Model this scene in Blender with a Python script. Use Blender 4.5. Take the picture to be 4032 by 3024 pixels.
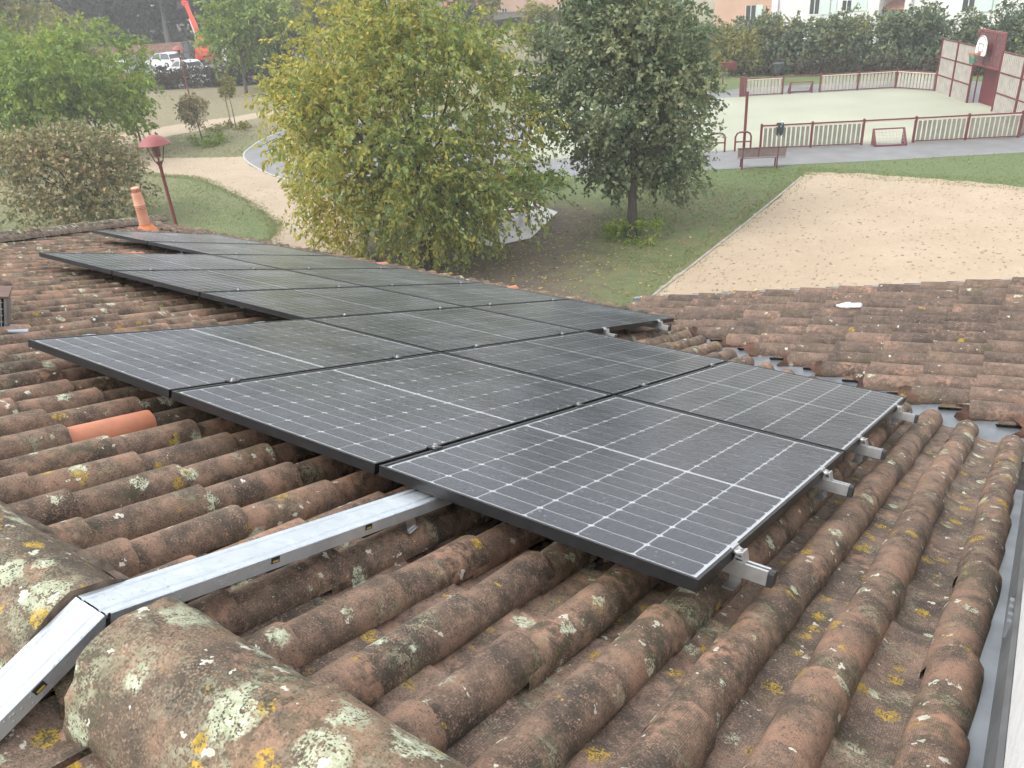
import bpy, math, random
import numpy as np
from mathutils import Matrix, Vector

for _o in list(bpy.data.objects):
    bpy.data.objects.remove(_o)
SC = bpy.context.scene
COL = SC.collection
rad = math.radians

# ------------------------------------------------------------------ camera
GZ = -6.53                      # level of the park ground
CAM = Vector((0.5996, -1.5783, 1.4700))
AX = ((0.824596, 0.561832, -0.066226), (-0.212664, 0.416326, 0.883995), (0.524229, -0.714855, 0.462782))
cd = bpy.data.cameras.new('camera')
cd.sensor_width = 36.0
cd.lens = 28.451
cd.clip_start = 0.02
cd.clip_end = 6000
cam = bpy.data.objects.new('camera', cd)
cam.matrix_world = Matrix(((AX[0][0], AX[1][0], AX[2][0], CAM.x), (AX[0][1], AX[1][1], AX[2][1], CAM.y),
                           (AX[0][2], AX[1][2], AX[2][2], CAM.z), (0, 0, 0, 1)))
COL.objects.link(cam)
SC.camera = cam

# ------------------------------------------------------------------ overcast sky and weak sun
SUN_EL, SUN_AZ = rad(48), rad(-150)
W = bpy.data.worlds.new('World')
SC.world = W
W.use_nodes = True
nt = W.node_tree
nt.nodes.clear()
sky = nt.nodes.new('ShaderNodeTexSky')
sky.sky_type = 'NISHITA'
sky.sun_disc = False
sky.sun_elevation = SUN_EL
sky.sun_rotation = SUN_AZ
sky.air_density = 1.0
sky.dust_density = 6.0
sky.ozone_density = 1.0
# a closed cloud layer takes the blue out of the skylight and evens it out
hs = nt.nodes.new('ShaderNodeHueSaturation')
hs.inputs['Saturation'].default_value = 0.16
mx = nt.nodes.new('ShaderNodeMix')
mx.data_type = 'RGBA'
mx.inputs[0].default_value = 0.62
mx.inputs[7].default_value = (8.6, 8.9, 9.3, 1)
bg = nt.nodes.new('ShaderNodeBackground')
bg.inputs['Strength'].default_value = 0.125
wo = nt.nodes.new('ShaderNodeOutputWorld')
nt.links.new(sky.outputs[0], hs.inputs['Color'])
nt.links.new(hs.outputs[0], mx.inputs[6])
nt.links.new(mx.outputs[2], bg.inputs[0])
nt.links.new(bg.outputs[0], wo.inputs[0])
sd = bpy.data.lights.new('sun', 'SUN')
sd.energy = 1.0
sd.angle = rad(28)
sd.color = (1.0, 0.96, 0.9)
sun = bpy.data.objects.new('sun', sd)
_d = Vector((math.sin(SUN_AZ) * math.cos(SUN_EL), math.cos(SUN_AZ) * math.cos(SUN_EL), math.sin(SUN_EL)))
sun.rotation_euler = (-_d).to_track_quat('-Z', 'Y').to_euler()
COL.objects.link(sun)
SC.view_settings.view_transform = 'Standard'
SC.view_settings.look = 'None'
SC.view_settings.gamma = 1.0
SC.view_settings.use_curve_mapping = False
SC.view_settings.exposure = 1.08
SC.render.engine = 'CYCLES'
cy = SC.cycles
cy.use_denoising = True
try:
    cy.denoiser = 'OPENIMAGEDENOISE'
except Exception:
    pass
cy.adaptive_threshold = 0.03
cy.adaptive_min_samples = 12
cy.max_bounces = 5
cy.diffuse_bounces = 4
cy.glossy_bounces = 3
cy.transmission_bounces = 4
cy.transparent_max_bounces = 10
cy.volume_bounces = 1
cy.sample_clamp_indirect = 4.0
cy.caustics_reflective = False
cy.caustics_refractive = False

# ------------------------------------------------------------------ small library
WMX = {}                        # world matrix of every object, by name


def fast_mesh(name, V, F, mats=(), smooth=False, uv=None, fmat=None):
    """V (n,3); F list of equal-length face index arrays, or a list of lists"""
    me = bpy.data.meshes.new(name)
    V = np.asarray(V, dtype=np.float32)
    if isinstance(F, np.ndarray):
        n, k = F.shape
        me.vertices.add(len(V))
        me.vertices.foreach_set('co', V.ravel())
        me.loops.add(n * k)
        me.loops.foreach_set('vertex_index', F.astype(np.int32).ravel())
        me.polygons.add(n)
        me.polygons.foreach_set('loop_start', np.arange(0, n * k, k, dtype=np.int32))
        me.polygons.foreach_set('loop_total', np.full(n, k, dtype=np.int32))
        me.update(calc_edges=True)
    else:
        me.from_pydata([tuple(v) for v in V.tolist()], [], [tuple(int(i) for i in f) for f in F])
        me.update()
    if uv is not None:
        ul = me.uv_layers.new(name='UVMap')
        vi = np.zeros(len(me.loops), dtype=np.int32)
        me.loops.foreach_get('vertex_index', vi)
        ul.data.foreach_set('uv', np.asarray(uv, dtype=np.float32)[vi].ravel())
    for m in (mats if isinstance(mats, (list, tuple)) else [mats]):
        me.materials.append(m)
    if fmat is not None:
        me.polygons.foreach_set('material_index', np.asarray(fmat, dtype=np.int32))
    if smooth:
        me.polygons.foreach_set('use_smooth', np.ones(len(me.polygons), dtype=bool))
    return me


def link(name, data, parent=None, M=None):
    """link an object; M is its WORLD matrix"""
    o = bpy.data.objects.new(name, data)
    COL.objects.link(o)
    M = M if M is not None else Matrix.Identity(4)
    WMX[o.name] = M
    if parent is not None:
        o.parent = parent
        o.matrix_basis = WMX[parent.name].inverted() @ M
    else:
        o.matrix_basis = M
    return o


def tag(o, label=None, cat=None, group=None, kind=None):
    if label: o['label'] = label
    if cat: o['category'] = cat
    if group: o['group'] = group
    if kind: o['kind'] = kind
    return o


def thing(name, label, cat, loc=(0, 0, 0), rotz=0.0, group=None, M=None):
    M = M if M is not None else Matrix.Translation(Vector(loc)) @ Matrix.Rotation(rotz, 4, 'Z')
    return tag(link(name, None, None, M), label, cat, group)


class MB:
    """collects primitive shapes into ONE mesh"""

    def __init__(s):
        s.v, s.f, s.m, s.mi = [], [], [], 0

    def add(s, V, F):
        b = len(s.v)
        s.v += [tuple(p) for p in V]
        s.f += [[i + b for i in f] for f in F]
        s.m += [s.mi] * len(F)
        return s

    def box(s, c, d, R=None, top=None):
        """box at centre c with size d; top scales the upper face in x, y"""
        x, y, z = d[0] / 2, d[1] / 2, d[2] / 2
        t = top or (1, 1)
        P = [(-x, -y, -z), (x, -y, -z), (x, y, -z), (-x, y, -z),
             (-x * t[0], -y * t[1], z), (x * t[0], -y * t[1], z), (x * t[0], y * t[1], z), (-x * t[0], y * t[1], z)]
        if R is not None:
            P = [tuple(R @ Vector(p)) for p in P]
        P = [(p[0] + c[0], p[1] + c[1], p[2] + c[2]) for p in P]
        return s.add(P, [[0, 3, 2, 1], [4, 5, 6, 7], [0, 1, 5, 4], [1, 2, 6, 5], [2, 3, 7, 6], [3, 0, 4, 7]])

    def span(s, a, b):
        return s.box([(a[i] + b[i]) / 2 for i in range(3)], [abs(b[i] - a[i]) for i in range(3)])

    def tube(s, pts, rad_, n=8, cap=True, flat=None):
        pts = [Vector(p) for p in pts]
        R = rad_ if isinstance(rad_, (list, tuple)) else [rad_] * len(pts)
        V, F = [], []
        ref = Vector((0, 0, 1))
        for i, p in enumerate(pts):
            t = (pts[min(i + 1, len(pts) - 1)] - pts[max(i - 1, 0)]).normalized()
            if abs(t.dot(ref)) > .95:
                ref = Vector((1, 0, 0)) if abs(t.x) < .9 else Vector((0, 1, 0))
            u = t.cross(ref).normalized()
            w = u.cross(t).normalized()
            for k in range(n):
                a = 2 * math.pi * (k + .5) / n
                V.append(tuple(p + (u * math.cos(a) + w * math.sin(a)) * R[i]))
        for i in range(len(pts) - 1):
            for k in range(n):
                k2 = (k + 1) % n
                F.append([i * n + k, i * n + k2, (i + 1) * n + k2, (i + 1) * n + k])
        if cap:
            F.append(list(range(n - 1, -1, -1)))
            F.append([(len(pts) - 1) * n + k for k in range(n)])
        return s.add(V, F)

    def lathe(s, prof, c=(0, 0, 0), n=16):
        """prof: list of (r, z)"""
        V, F = [], []
        for r, z in prof:
            for k in range(n):
                a = 2 * math.pi * k / n
                V.append((c[0] + r * math.cos(a), c[1] + r * math.sin(a), c[2] + z))
        for i in range(len(prof) - 1):
            for k in range(n):
                k2 = (k + 1) % n
                F.append([i * n + k, i * n + k2, (i + 1) * n + k2, (i + 1) * n + k])
        return s.add(V, F)

    def prism(s, poly, h0, h1, axis='z'):
        """extrude a 2-D outline; axis names the extrusion direction"""
        n = len(poly)
        f = {'z': lambda p, h: (p[0], p[1], h), 'y': lambda p, h: (p[0], h, p[1]), 'x': lambda p, h: (h, p[0], p[1])}[axis]
        V = [f(p, h0) for p in poly] + [f(p, h1) for p in poly]
        F = [[i, (i + 1) % n, n + (i + 1) % n, n + i] for i in range(n)] + [list(range(n - 1, -1, -1)), [n + i for i in range(n)]]
        return s.add(V, F)

    def xf(s, M):
        s.v = [tuple(M @ Vector(p)) for p in s.v]
        return s

    def mesh(s, name, mats, smooth=False):
        me = fast_mesh(name, s.v, s.f, mats, smooth=False, fmat=s.m if s.mi else None)
        if smooth:
            me.polygons.foreach_set('use_smooth', np.ones(len(me.polygons), dtype=bool))
            try:
                me.set_sharp_from_angle(angle=rad(40))
            except Exception:
                pass
        return me

    def build(s, name, mat, parent=None, M=None, smooth=False):
        """vertices in the parent's frame unless M (world) is given"""
        if M is None:
            M = WMX[parent.name] if parent is not None else Matrix.Identity(4)
        return link(name, s.mesh(name, mat, smooth), parent, M)


# ------------------------------------------------------------------ materials
class NG:
    """tiny node-graph helper"""

    def __init__(s, name):
        s.mat = bpy.data.materials.new(name)
        s.mat.use_nodes = True
        s.t = s.mat.node_tree
        s.t.nodes.clear()
        s.out = s.t.nodes.new('ShaderNodeOutputMaterial')

    def n(s, ty, **kw):
        nd = s.t.nodes.new(ty)
        for k, v in kw.items():
            if k.startswith('_'):
                setattr(nd, k[1:], v)
            else:
                s.set(nd, k, v)
        return nd

    def set(s, nd, key, v):
        key = key.replace('__', ' ')
        sock = nd.inputs[int(key[1:])] if key[0] == 'i' and key[1:].isdigit() else nd.inputs[key]
        if hasattr(v, 'is_linked') or isinstance(v, bpy.types.NodeSocket):
            s.t.links.new(v, sock)
        else:
            if isinstance(v, (tuple, list)) and len(v) == 3 and sock.type == 'RGBA':
                v = (*v, 1)
            sock.default_value = v

    def noise(s, vec, scale, detail=4, rough=.55, dist=0.0):
        return s.n('ShaderNodeTexNoise', Vector=vec, Scale=scale, Detail=detail, Roughness=rough, Distortion=dist).outputs['Fac']

    def ramp(s, fac, stops, interp='LINEAR'):
        r = s.n('ShaderNodeValToRGB', Fac=fac)
        r.color_ramp.interpolation = interp
        e = r.color_ramp.elements
        while len(e) < len(stops):
            e.new(0.5)
        for el, (p, c) in zip(e, stops):
            el.position = p
            el.color = (*c, 1) if isinstance(c, (tuple, list)) else (c, c, c, 1)
        return r.outputs['Color']

    def math(s, op, a, b=0.5, clamp=False):
        m = s.n('ShaderNodeMath', _operation=op, i0=a, i1=b)
        m.use_clamp = clamp
        return m.outputs[0]

    def mix(s, fac, a, b, blend='MIX'):
        m = s.n('ShaderNodeMix', _data_type='RGBA', _blend_type=blend)
        s.set(m, 'i0', fac)
        s.set(m, 'i6', a)
        s.set(m, 'i7', b)
        return m.outputs[2]

    def vadd(s, a, b):
        return s.n('ShaderNodeVectorMath', _operation='ADD', i0=a, i1=b).outputs[0]

    def vmul(s, a, b):
        return s.n('ShaderNodeVectorMath', _operation='MULTIPLY', i0=a, i1=b).outputs[0]

    def pos(s):
        return s.n('ShaderNodeNewGeometry').outputs['Position']

    def bump(s, h, strength=.3, dist=.01, normal=None):
        b = s.n('ShaderNodeBump', Height=h, Strength=strength, Distance=dist)
        if normal is not None:
            s.set(b, 'Normal', normal)
        return b.outputs[0]

    def principled(s, **kw):
        p = s.n('ShaderNodeBsdfPrincipled')
        for k, v in kw.items():
            s.set(p, k, v)
        s.t.links.new(p.outputs[0], s.out.inputs[0])
        return p


def plain(name, col, rough=.6, metal=0.0, var=.12, scale=6.0, bump=.0, spec=.5, dirt=None):
    """a base colour broken by soft noise"""
    g = NG(name)
    p = g.pos()
    n1 = g.noise(p, scale, 5)
    lo = tuple(c * (1 - var * 1.6) for c in col)
    hi = tuple(min(1, c * (1 + var * 1.4)) for c in col)
    c = g.ramp(n1, [(.3, lo), (.7, hi)])
    if dirt:
        c = g.mix(g.ramp(g.noise(p, scale * 3.1, 6, .7), [(.52, 0.0), (.72, 1.0)]), c, dirt)
    kw = dict(Base__Color=c, Roughness=g.math('ADD', g.math('MULTIPLY', g.noise(p, scale * 4, 3), .22), rough - .11), Metallic=metal)
    kw['Specular IOR Level'] = spec
    if bump:
        kw['Normal'] = g.bump(g.noise(p, scale * 9, 5), bump, .01)
    g.principled(**kw)
    return g.mat


def tile_mat(name, tint=(1, 1, 1), psc=13.0, pale=.5, yellow=.4, white=.3, moss=.3, terra=.45, stri=1.0, gain=1.0, con=1.0, crust=0.0):
    g = NG(name)
    geo = g.n('ShaderNodeNewGeometry')
    P = geo.outputs['Position']
    rnd = g.math('FRACT', g.math('ADD', g.n('ShaderNodeObjectInfo').outputs['Random'], geo.outputs['Random Per Island']))
    off = g.n('ShaderNodeCombineXYZ', X=g.math('MULTIPLY', rnd, 41.0), Y=g.math('MULTIPLY', rnd, 17.0), Z=rnd).outputs[0]
    Q = g.vadd(P, off)
    su = g.n('ShaderNodeSeparateXYZ', i0=g.n('ShaderNodeUVMap').outputs[0])
    t = lambda c: tuple(c[i] * tint[i] * gain for i in range(3))
    # worn clay under a dark patina; the amount of patina differs from tile to tile
    big = g.noise(Q, 7.0, 4, .62, .3)
    mid = g.noise(Q, 30.0, 3, .65)
    grit = g.noise(Q, 190, 1, .6)
    shift = g.math('MULTIPLY', g.math('SUBTRACT', rnd, .5), .22)
    b2 = g.math('ADD', g.math('ADD', g.math('MULTIPLY', g.math('SUBTRACT', big, .5), con), shift), .5 + (terra - .45) * .5)
    c = g.ramp(b2, [(.34, t((.052, .043, .036))), (.46, t((.086, .068, .055))), (.56, t((.134, .099, .078))),
                    (.68, t((.215, .138, .104))), (.84, t((.33, .205, .148)))])
    # drawn clay: fine lines along the tile
    du = g.math('ADD', su.outputs[0], g.math('MULTIPLY', mid, .006))
    lines = g.math('SINE', g.math('MULTIPLY', du, 1150.0))
    lines01 = g.math('MULTIPLY', g.math('ADD', g.math('MULTIPLY', lines, .5), .5), g.ramp(big, [(.40, 0.0), (.58, 1.0)]))
    c = g.mix(g.math('MULTIPLY', lines01, .48 * stri), c, t((.30, .205, .155)))
    # grit and pits
    gm = g.math('ADD', g.math('MULTIPLY', grit, .6), g.math('MULTIPLY', mid, .4))
    c = g.mix(g.ramp(gm, [(.53, 0.0), (.66, .7)]), c, t((.30, .215, .17)))
    c = g.mix(g.ramp(gm, [(.34, .75), (.46, 0.0)]), c, t((.028, .025, .021)))
    # spalled fresh clay
    low = g.noise(Q, 3.1, 1)
    sp = g.math('MULTIPLY', g.ramp(low, [(.57, 0.0), (.72, 1.0)]), g.ramp(mid, [(.44, 0.0), (.62, 1.0)]))
    c = g.mix(g.math('MULTIPLY', sp, .6), c, t((.36, .215, .155)))
    # moss film
    lowp = g.noise(P, 2.6, 2)
    mo = g.math('MULTIPLY', g.ramp(lowp, [(.62 - moss * .25, 0.0), (.74 - moss * .2, 1.0)]), g.ramp(mid, [(.38, 1.0), (.56, 0.0)]))
    c = g.mix(g.math('MULTIPLY', mo, .75), c, (.070, .068, .034))
    # crusty lichens
    warp = g.n('ShaderNodeTexNoise', Vector=P, Scale=45.0, Detail=2.0, Roughness=.65).outputs['Color']
    Pw = g.vadd(P, g.vmul(g.vadd(warp, (-.5, -.5, -.5)), (.05, .05, .05)))
    sw = g.n('ShaderNodeSeparateColor', i0=warp)
    fine = g.ramp(g.math('ADD', g.math('MULTIPLY', grit, .5), g.math('MULTIPLY', sw.outputs[0], .5)), [(.42, 0.0), (.50, 1.0)])

    def patch(scale, off_, amount, size, soft):
        v = g.n('ShaderNodeTexVoronoi', Vector=g.vadd(Pw, off_), Scale=scale)
        k = g.n('ShaderNodeSeparateColor', i0=v.outputs['Color'])
        sel = g.ramp(k.outputs[0], [(1 - amount, 0.0), (1 - amount + .02, 1.0)])
        return g.math('MULTIPLY', sel, g.ramp(g.math('SUBTRACT', v.outputs['Distance'], g.math('MULTIPLY', k.outputs[1], size)), [(0.0, 1.0), (soft, 0.0)]))

    lp = g.math('MULTIPLY', patch(psc, (0, 0, 0), pale, .46, .10), fine)
    c = g.mix(g.math('MULTIPLY', lp, .9), c, g.ramp(sw.outputs[1], [(.35, (.27, .30, .19)), (.65, (.52, .55, .42))]))
    if crust:                     # thin grey green crust that covers old tiles almost everywhere
        cm = g.math('MULTIPLY', g.ramp(g.math('ADD', g.math('MULTIPLY', sw.outputs[1], .6), g.math('MULTIPLY', grit, .4)), [(.47, 0.0), (.55, 1.0)]), g.ramp(g.noise(P, 5.0, 2), [(.62 - crust * .3, 0.0), (.75 - crust * .2, 1.0)]))
        c = g.mix(g.math('MULTIPLY', cm, .8), c, g.ramp(sw.outputs[2], [(.35, (.15, .145, .09)), (.65, (.31, .315, .22))]))
    ly = g.math('MULTIPLY', patch(15.0, (5.3, 1.7, 9.1), yellow, .40, .10), g.ramp(gm, [(.44, 0.0), (.52, 1.0)]))
    c = g.mix(g.math('MULTIPLY', ly, .92), c, g.ramp(sw.outputs[2], [(.35, (.24, .17, .03)), (.65, (.47, .30, .03))]))
    lw = patch(30.0, (1.1, 7.7, 2.1), white * .3, .34, .05)
    c = g.mix(g.math('MULTIPLY', lw, .85), c, g.ramp(sw.outputs[0], [(.4, (.42, .42, .34)), (.6, (.62, .60, .53))]))
    hgt = g.math('ADD', g.math('MULTIPLY', g.noise(Q, 60.0, 3, .7), 1.3), g.math('MULTIPLY', lines01, .25 * stri))
    rg = g.math('ADD', .60, g.math('MULTIPLY', mid, .4))
    kw = dict(Base__Color=c, Roughness=rg, Normal=g.bump(hgt, .65, .005))
    kw['Specular IOR Level'] = .35
    g.principled(**kw)
    return g.mat


M_TILE = tile_mat('roof_clay', tint=(1.07, .97, .88), pale=.20, yellow=.16, white=.5, moss=.5, terra=.42, crust=.12)
M_PAN = tile_mat('pan_clay', gain=1.1, tint=(1.03, .98, .94), pale=.22, yellow=.42, white=.45, moss=.5, terra=.42, stri=.6, con=.7, crust=.2)
M_RIDGE = tile_mat('ridge_clay', psc=8.5, tint=(.98, .94, .82), pale=.92, yellow=.36, white=1.0, moss=.8, terra=.49, stri=.15, crust=.62)
M_WING = tile_mat('wing_clay', tint=(1.02, .95, .91), pale=.05, yellow=.04, white=.2, moss=.1, terra=.36, stri=.35, gain=.98, con=.40)
M_HIP = tile_mat('hip_clay', tint=(.85, .85, .8), pale=.9, yellow=.7, white=1.2, moss=1.2, terra=.4, stri=.1)
M_NEW = plain('new_orange_clay', (.43, .165, .092), .62, var=.1, scale=11, bump=.12)
M_BROKEN = tile_mat('broken_clay', tint=(1.0, .7, .6), pale=.2, yellow=.2, white=.2, moss=.3, terra=.45, gain=.5)
M_MORTAR = plain('old_mortar', (.13, .095, .07), .9, var=.45, scale=24, bump=.6)
M_ZINC = plain('zinc_sheet', (.22, .24, .26), .45, metal=.4, var=.2, scale=5)
M_ZINCD = plain('zinc_batten', (.17, .175, .18), .5, metal=.45, var=.15, scale=7)
M_DECK = plain('roof_underlay', (.05, .042, .036), .9, var=.3)
M_WALLW = plain('white_render', (.70, .70, .69), .9, var=.06, scale=16, bump=.35, dirt=(.55, .55, .53))
# ================================================================== the house: main roof, wing, ridge, hip, valley
rng = random.Random(7)
PITCH = rad(18)
MR = Matrix.Rotation(-PITCH, 4, 'X')          # roof frame: x along the eave, y down the slope, z out of the roof
CREST = -0.12                                 # height of the tile crests in the roof frame
PX, PY, GAP = 1.134, 1.762, 0.020             # solar module
SX, SY = PX + GAP, PY + 0.023
ROWS = [(0, 3), (0, 6), (2, 8)]               # modules per row, counted from the right-hand end
VX = lambda x: 3.915 - 0.654 * x              # valley line, plan
VEND = lambda x: float(np.interp(x, [-3.6, -3, -2, -1.5, -1.27, -1.05, -.86, .13, .39, .61], [7.0, 5.95, 5.09, 4.62, 4.44, 4.29, 4.18, 3.80, 3.66, 3.50]))   # where the main tiles stop


def in_view(p, margin=.04):
    d = Vector(p) - CAM
    c = [d.dot(Vector(a)) for a in AX]
    if c[2] > -.05:
        return None
    u, v = c[0] / -c[2] * 28.451 / 36, c[1] / -c[2] * 28.451 / 36
    if abs(u) > .5 + margin or abs(v) > .375 + margin:
        return None
    return -c[2]


def under_panel(p):
    """is the roof-frame point hidden below a module as seen from the camera?"""
    cr = MR.inverted() @ CAM
    k = cr.z / (cr.z - p[2])
    x, y = cr.x + (p[0] - cr.x) * k, cr.y + (p[1] - cr.y) * k
    for r, (a, b) in enumerate(ROWS):
        if -b * SX + .02 < x < -a * SX - .02 and r * SY < y < r * SY + PY:
            return True
    return False


def tile_geo(seed, L=.45, r0=.062, r1=.068, hgt=.070, th=.014, n=12, rough=.0016, lipj=.0, concave=False, span=98, tilt=.023):
    """half-round clay tile; y runs down the slope from 0 to L; crest of the lip at z = 0"""
    q = random.Random(seed)
    ys = [0, L * .33, L * .7, L]
    V, F, U = [], [], []
    sag = [q.uniform(-1, 1) * .004 for _ in range(n + 1)]
    ph = q.uniform(0, 6.28)

    def arc(y, r, h, dz, inset):
        row = []
        for i in range(n + 1):
            a = rad(-span + 2 * span * i / n)
            k = q.uniform(-1, 1) * rough
            s_, c_ = math.sin(a), math.cos(a)
            rr = r - inset + k
            z = (h - inset) * (c_ - 1) - inset if not concave else (h - inset) * (1 - c_)
            row.append((rr * s_, y + sag[i] * (y / L) + (math.sin(i * 1.1 + ph) * lipj if y == L else 0), z + dz + k))
        return row

    rows = [arc(y, r0 + (r1 - r0) * y / L, hgt * (.94 + .06 * y / L), -tilt * (1 - y / L) + q.uniform(-1, 1) * .0012, 0) for y in ys]
    if concave:
        inn = [arc(L, r1 - .002, hgt, -th, .0)]
    else:
        inn = [arc(L, r1, hgt, 0, th), arc(L * .78, r1 - .003, hgt, -.006, th)]
    allr = rows + inn
    for j, row in enumerate(allr):
        for i, p in enumerate(row):
            V.append(p)
            U.append((i / n * .27, p[1]))
    m = n + 1
    for j in range(len(allr) - 1):
        for i in range(n):
            a, b = j * m + i, j * m + i + 1
            F.append([a, b, b + m, a + m])
    return np.array(V), F, np.array(U)


def tile_mesh(name, geo, mat):
    V, F, U = geo
    return fast_mesh(name, V, np.array(F), mat, smooth=True, uv=U)


def crisp(me, deg=45):
    try:
        me.set_sharp_from_angle(angle=rad(deg))
    except Exception:
        pass
    return me


COVER_G = [tile_geo(100 + i) for i in range(8)]
COVER = [crisp(tile_mesh('cover_tile', g_, M_TILE)) for g_ in COVER_G]
COVER_NEW = crisp(tile_mesh('cover_tile', tile_geo(300, rough=.0004), M_NEW))
PAN_G = [tile_geo(200 + i, L=.46, r0=.102, r1=.096, hgt=.036, th=.012, n=8, concave=True, span=80) for i in range(6)]
PAN = [crisp(tile_mesh('pan_tile', g_, M_PAN)) for g_ in PAN_G]


class Stuff:
    """joins many tiles that are too small or hidden to pick apart into one mesh"""

    def __init__(s):
        s.V, s.F, s.U, s.n = [], [], [], 0

    def add(s, geo, M):
        V, F, U = geo
        A = np.array(M)
        s.V.append(V @ A[:3, :3].T + A[:3, 3])
        s.F.append(np.array(F) + s.n)
        s.U.append(U)
        s.n += len(V)

    def build(s, name, mat, parent):
        me = fast_mesh(name, np.concatenate(s.V), np.concatenate(s.F), mat, smooth=True, uv=np.concatenate(s.U))
        crisp(me)
        o = link(name, me, parent, Matrix.Identity(4))
        o['kind'] = 'stuff'
        return o


def hip_y(x):
    return 2.46 + (x + 9.09) * -1.154


roof = thing('tiled_house_roof', 'weathered brown barrel tile roof slope that carries the solar panels', 'roof', (-5.5, 2.5, GZ))
cand_c, cand_p = [], []
NC = 66
for k in range(-1, NC):
    jx = rng.uniform(-.006, .006)
    x = .345 - .2145 * k + jx if k > 0 else (.345, .597)[-k] if k > -2 else .6
    skew = rng.uniform(-.012, .012)
    jcol = rng.uniform(-.045, .045)
    # covers
    for j in range(-3, 18):
        lip = .045 + .38 * j + jcol + rng.uniform(-.014, .014)
        if k <= 1:
            lip = .035 + .385 * j + rng.uniform(-.012, .012)
        vend = min(6.36 + .02 * math.sin(k * 2.3), VEND(x) / math.cos(PITCH) + .015 * math.sin(k * 5.1))
        top = max(-1.02, hip_y(x) - .03)
        if lip - .40 < top:
            if lip < top + .10:
                continue
        if lip > vend:
            if lip - .36 > vend:
                continue
            lip = vend
        M = MR @ Matrix.Translation((x + rng.uniform(-.006, .006), lip - .45, CREST + (.040 if lip > 6.0 else 0) + rng.uniform(-.004, .003))) \
            @ Matrix.Rotation(skew + rng.uniform(-.016, .016), 4, 'Z') @ Matrix.Rotation(rng.uniform(-.04, .04), 4, 'Y')
        p = (x, lip - .15, CREST)
        cand_c.append((p, M, rng.randrange(8), (k, j)))
    # pans between the columns
    xp = x - .107
    for j in range(-3, 18):
        lip = .25 + .38 * j + rng.uniform(-.03, .03)
        vend = min(6.42, (VEND(xp) + .03) / math.cos(PITCH))
        top = max(-1.05, hip_y(xp) - .03)
        if lip - .35 < top and lip < top + .05:
            continue
        if lip > vend:
            if lip - .36 > vend:
                continue
            lip = vend
        M = MR @ Matrix.Translation((xp + rng.uniform(-.004, .004), lip - .46, CREST - .090 + rng.uniform(-.004, .004))) \
            @ Matrix.Rotation(rng.uniform(-.02, .02), 4, 'Z')
        cand_p.append(((xp, lip - .15, CREST - .08), M, rng.randrange(6), (k, j)))


def split(cands, limit):
    vis = []
    for i, (p, M, v, kj) in enumerate(cands):
        d = in_view(MR @ Vector(p))
        if d is not None and not under_panel(p):
            vis.append((d, i))
    vis.sort()
    return set(i for _, i in vis[:limit])


near_c, near_p = split(cand_c, 285), split(cand_p, 90)
# the few new orange tiles, found by their place on the slope
NEW = []
for tx, ty in ((-2.43, -.12), (-8.06, 3.2), (-6.94, 6.3), (-4.75, 6.3)):
    NEW.append(min(range(len(cand_c)), key=lambda i: (cand_c[i][0][0] - tx) ** 2 + (cand_c[i][0][1] + .0 - ty) ** 2))
st_c, st_p = Stuff(), Stuff()
for i, (p, M, v, kj) in enumerate(cand_c):
    if i in NEW:
        o = link('cover_tile', COVER_NEW, roof, M)
        o['label'] = 'bright orange new tile among dark weathered ones'
    elif i in near_c:
        link('cover_tile', COVER[v], roof, M)
    else:
        st_c.add(COVER_G[v], M)
for i, (p, M, v, kj) in enumerate(cand_p):
    if i in near_p:
        link('pan_tile', PAN[v], roof, M)
    else:
        st_p.add(PAN_G[v], M)
st_c.build('far_cover_tiles', M_TILE, roof)
st_p.build('far_pan_tiles', M_PAN, roof)

# deck under the tiles: main slope, hip slope, back slope
eY, eZ = 6.30 * math.cos(PITCH), -6.30 * math.sin(PITCH)
DZ = -.245


def rp(x, y, z=DZ):
    return tuple(MR @ Vector((x, y, z)))


hipx = -6.15
dk = MB()
dk.add([rp(hipx, -1.02), rp(.72, -1.02), rp(.72, 3.55), rp(-2.55, 5.85), rp(-2.55, 6.3), rp(-12.4, 6.3)], [[0, 1, 2, 3, 4, 5]])
a = rp(hipx, -1.02)
b = rp(-12.4, 6.3)
dk.add([a, b, (-12.4, -8.0, b[2]), (hipx, -1.6, a[2])], [[0, 1, 2, 3]])
bz = a[2] - (6.5 * math.tan(rad(15)))
dk.add([a, (.72, a[1], a[2]), (.72, a[1] - 6.5, bz), (-12.4, a[1] - 6.5, bz)], [[3, 2, 1, 0]])
dk.build('roof_deck', M_DECK, roof, Matrix.Identity(4))
# outer walls below the eaves
wl = MB()
wl.span((-12.0, -6.8, GZ), (-11.75, 5.55, -2.2)).span((-11.75, 5.3, GZ), (-2.9, 5.55, -2.2)).span((-11.75, -6.8, GZ), (.7, -6.55, -2.2))
wl.build('outer_wall', M_WALLW, roof, Matrix.Identity(4))

# back slope beyond the ridge, only the first courses are in reach of the camera
MB_ = Matrix.Translation((0, -1.06, .375 - .03)) @ Matrix.Rotation(rad(15), 4, 'X') @ Matrix.Rotation(math.pi, 4, 'Z')
for k in range(-2, 12):
    for j in range(0, 3):
        M = MB_ @ Matrix.Translation((.18 + .214 * k + rng.uniform(-.006, .006), .02 + .38 * j, -.12)) @ Matrix.Rotation(rng.uniform(-.03, .03), 4, 'Z')
        link('cover_tile', COVER[rng.randrange(8)], roof, M)
        M = MB_ @ Matrix.Translation((.287 + .214 * k, .05 + .38 * j, -.21))
        link('pan_tile', PAN[rng.randrange(6)], roof, M)


# ridge capping: large half-round tiles bedded in mortar
def ridge_geo(seed, L, r0, r1, h, th=.018, n=18, rough=.004):
    return tile_geo(seed, L=L, r0=r0, r1=r1, hgt=h, th=th, n=n, rough=rough, lipj=.006, span=104)


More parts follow.
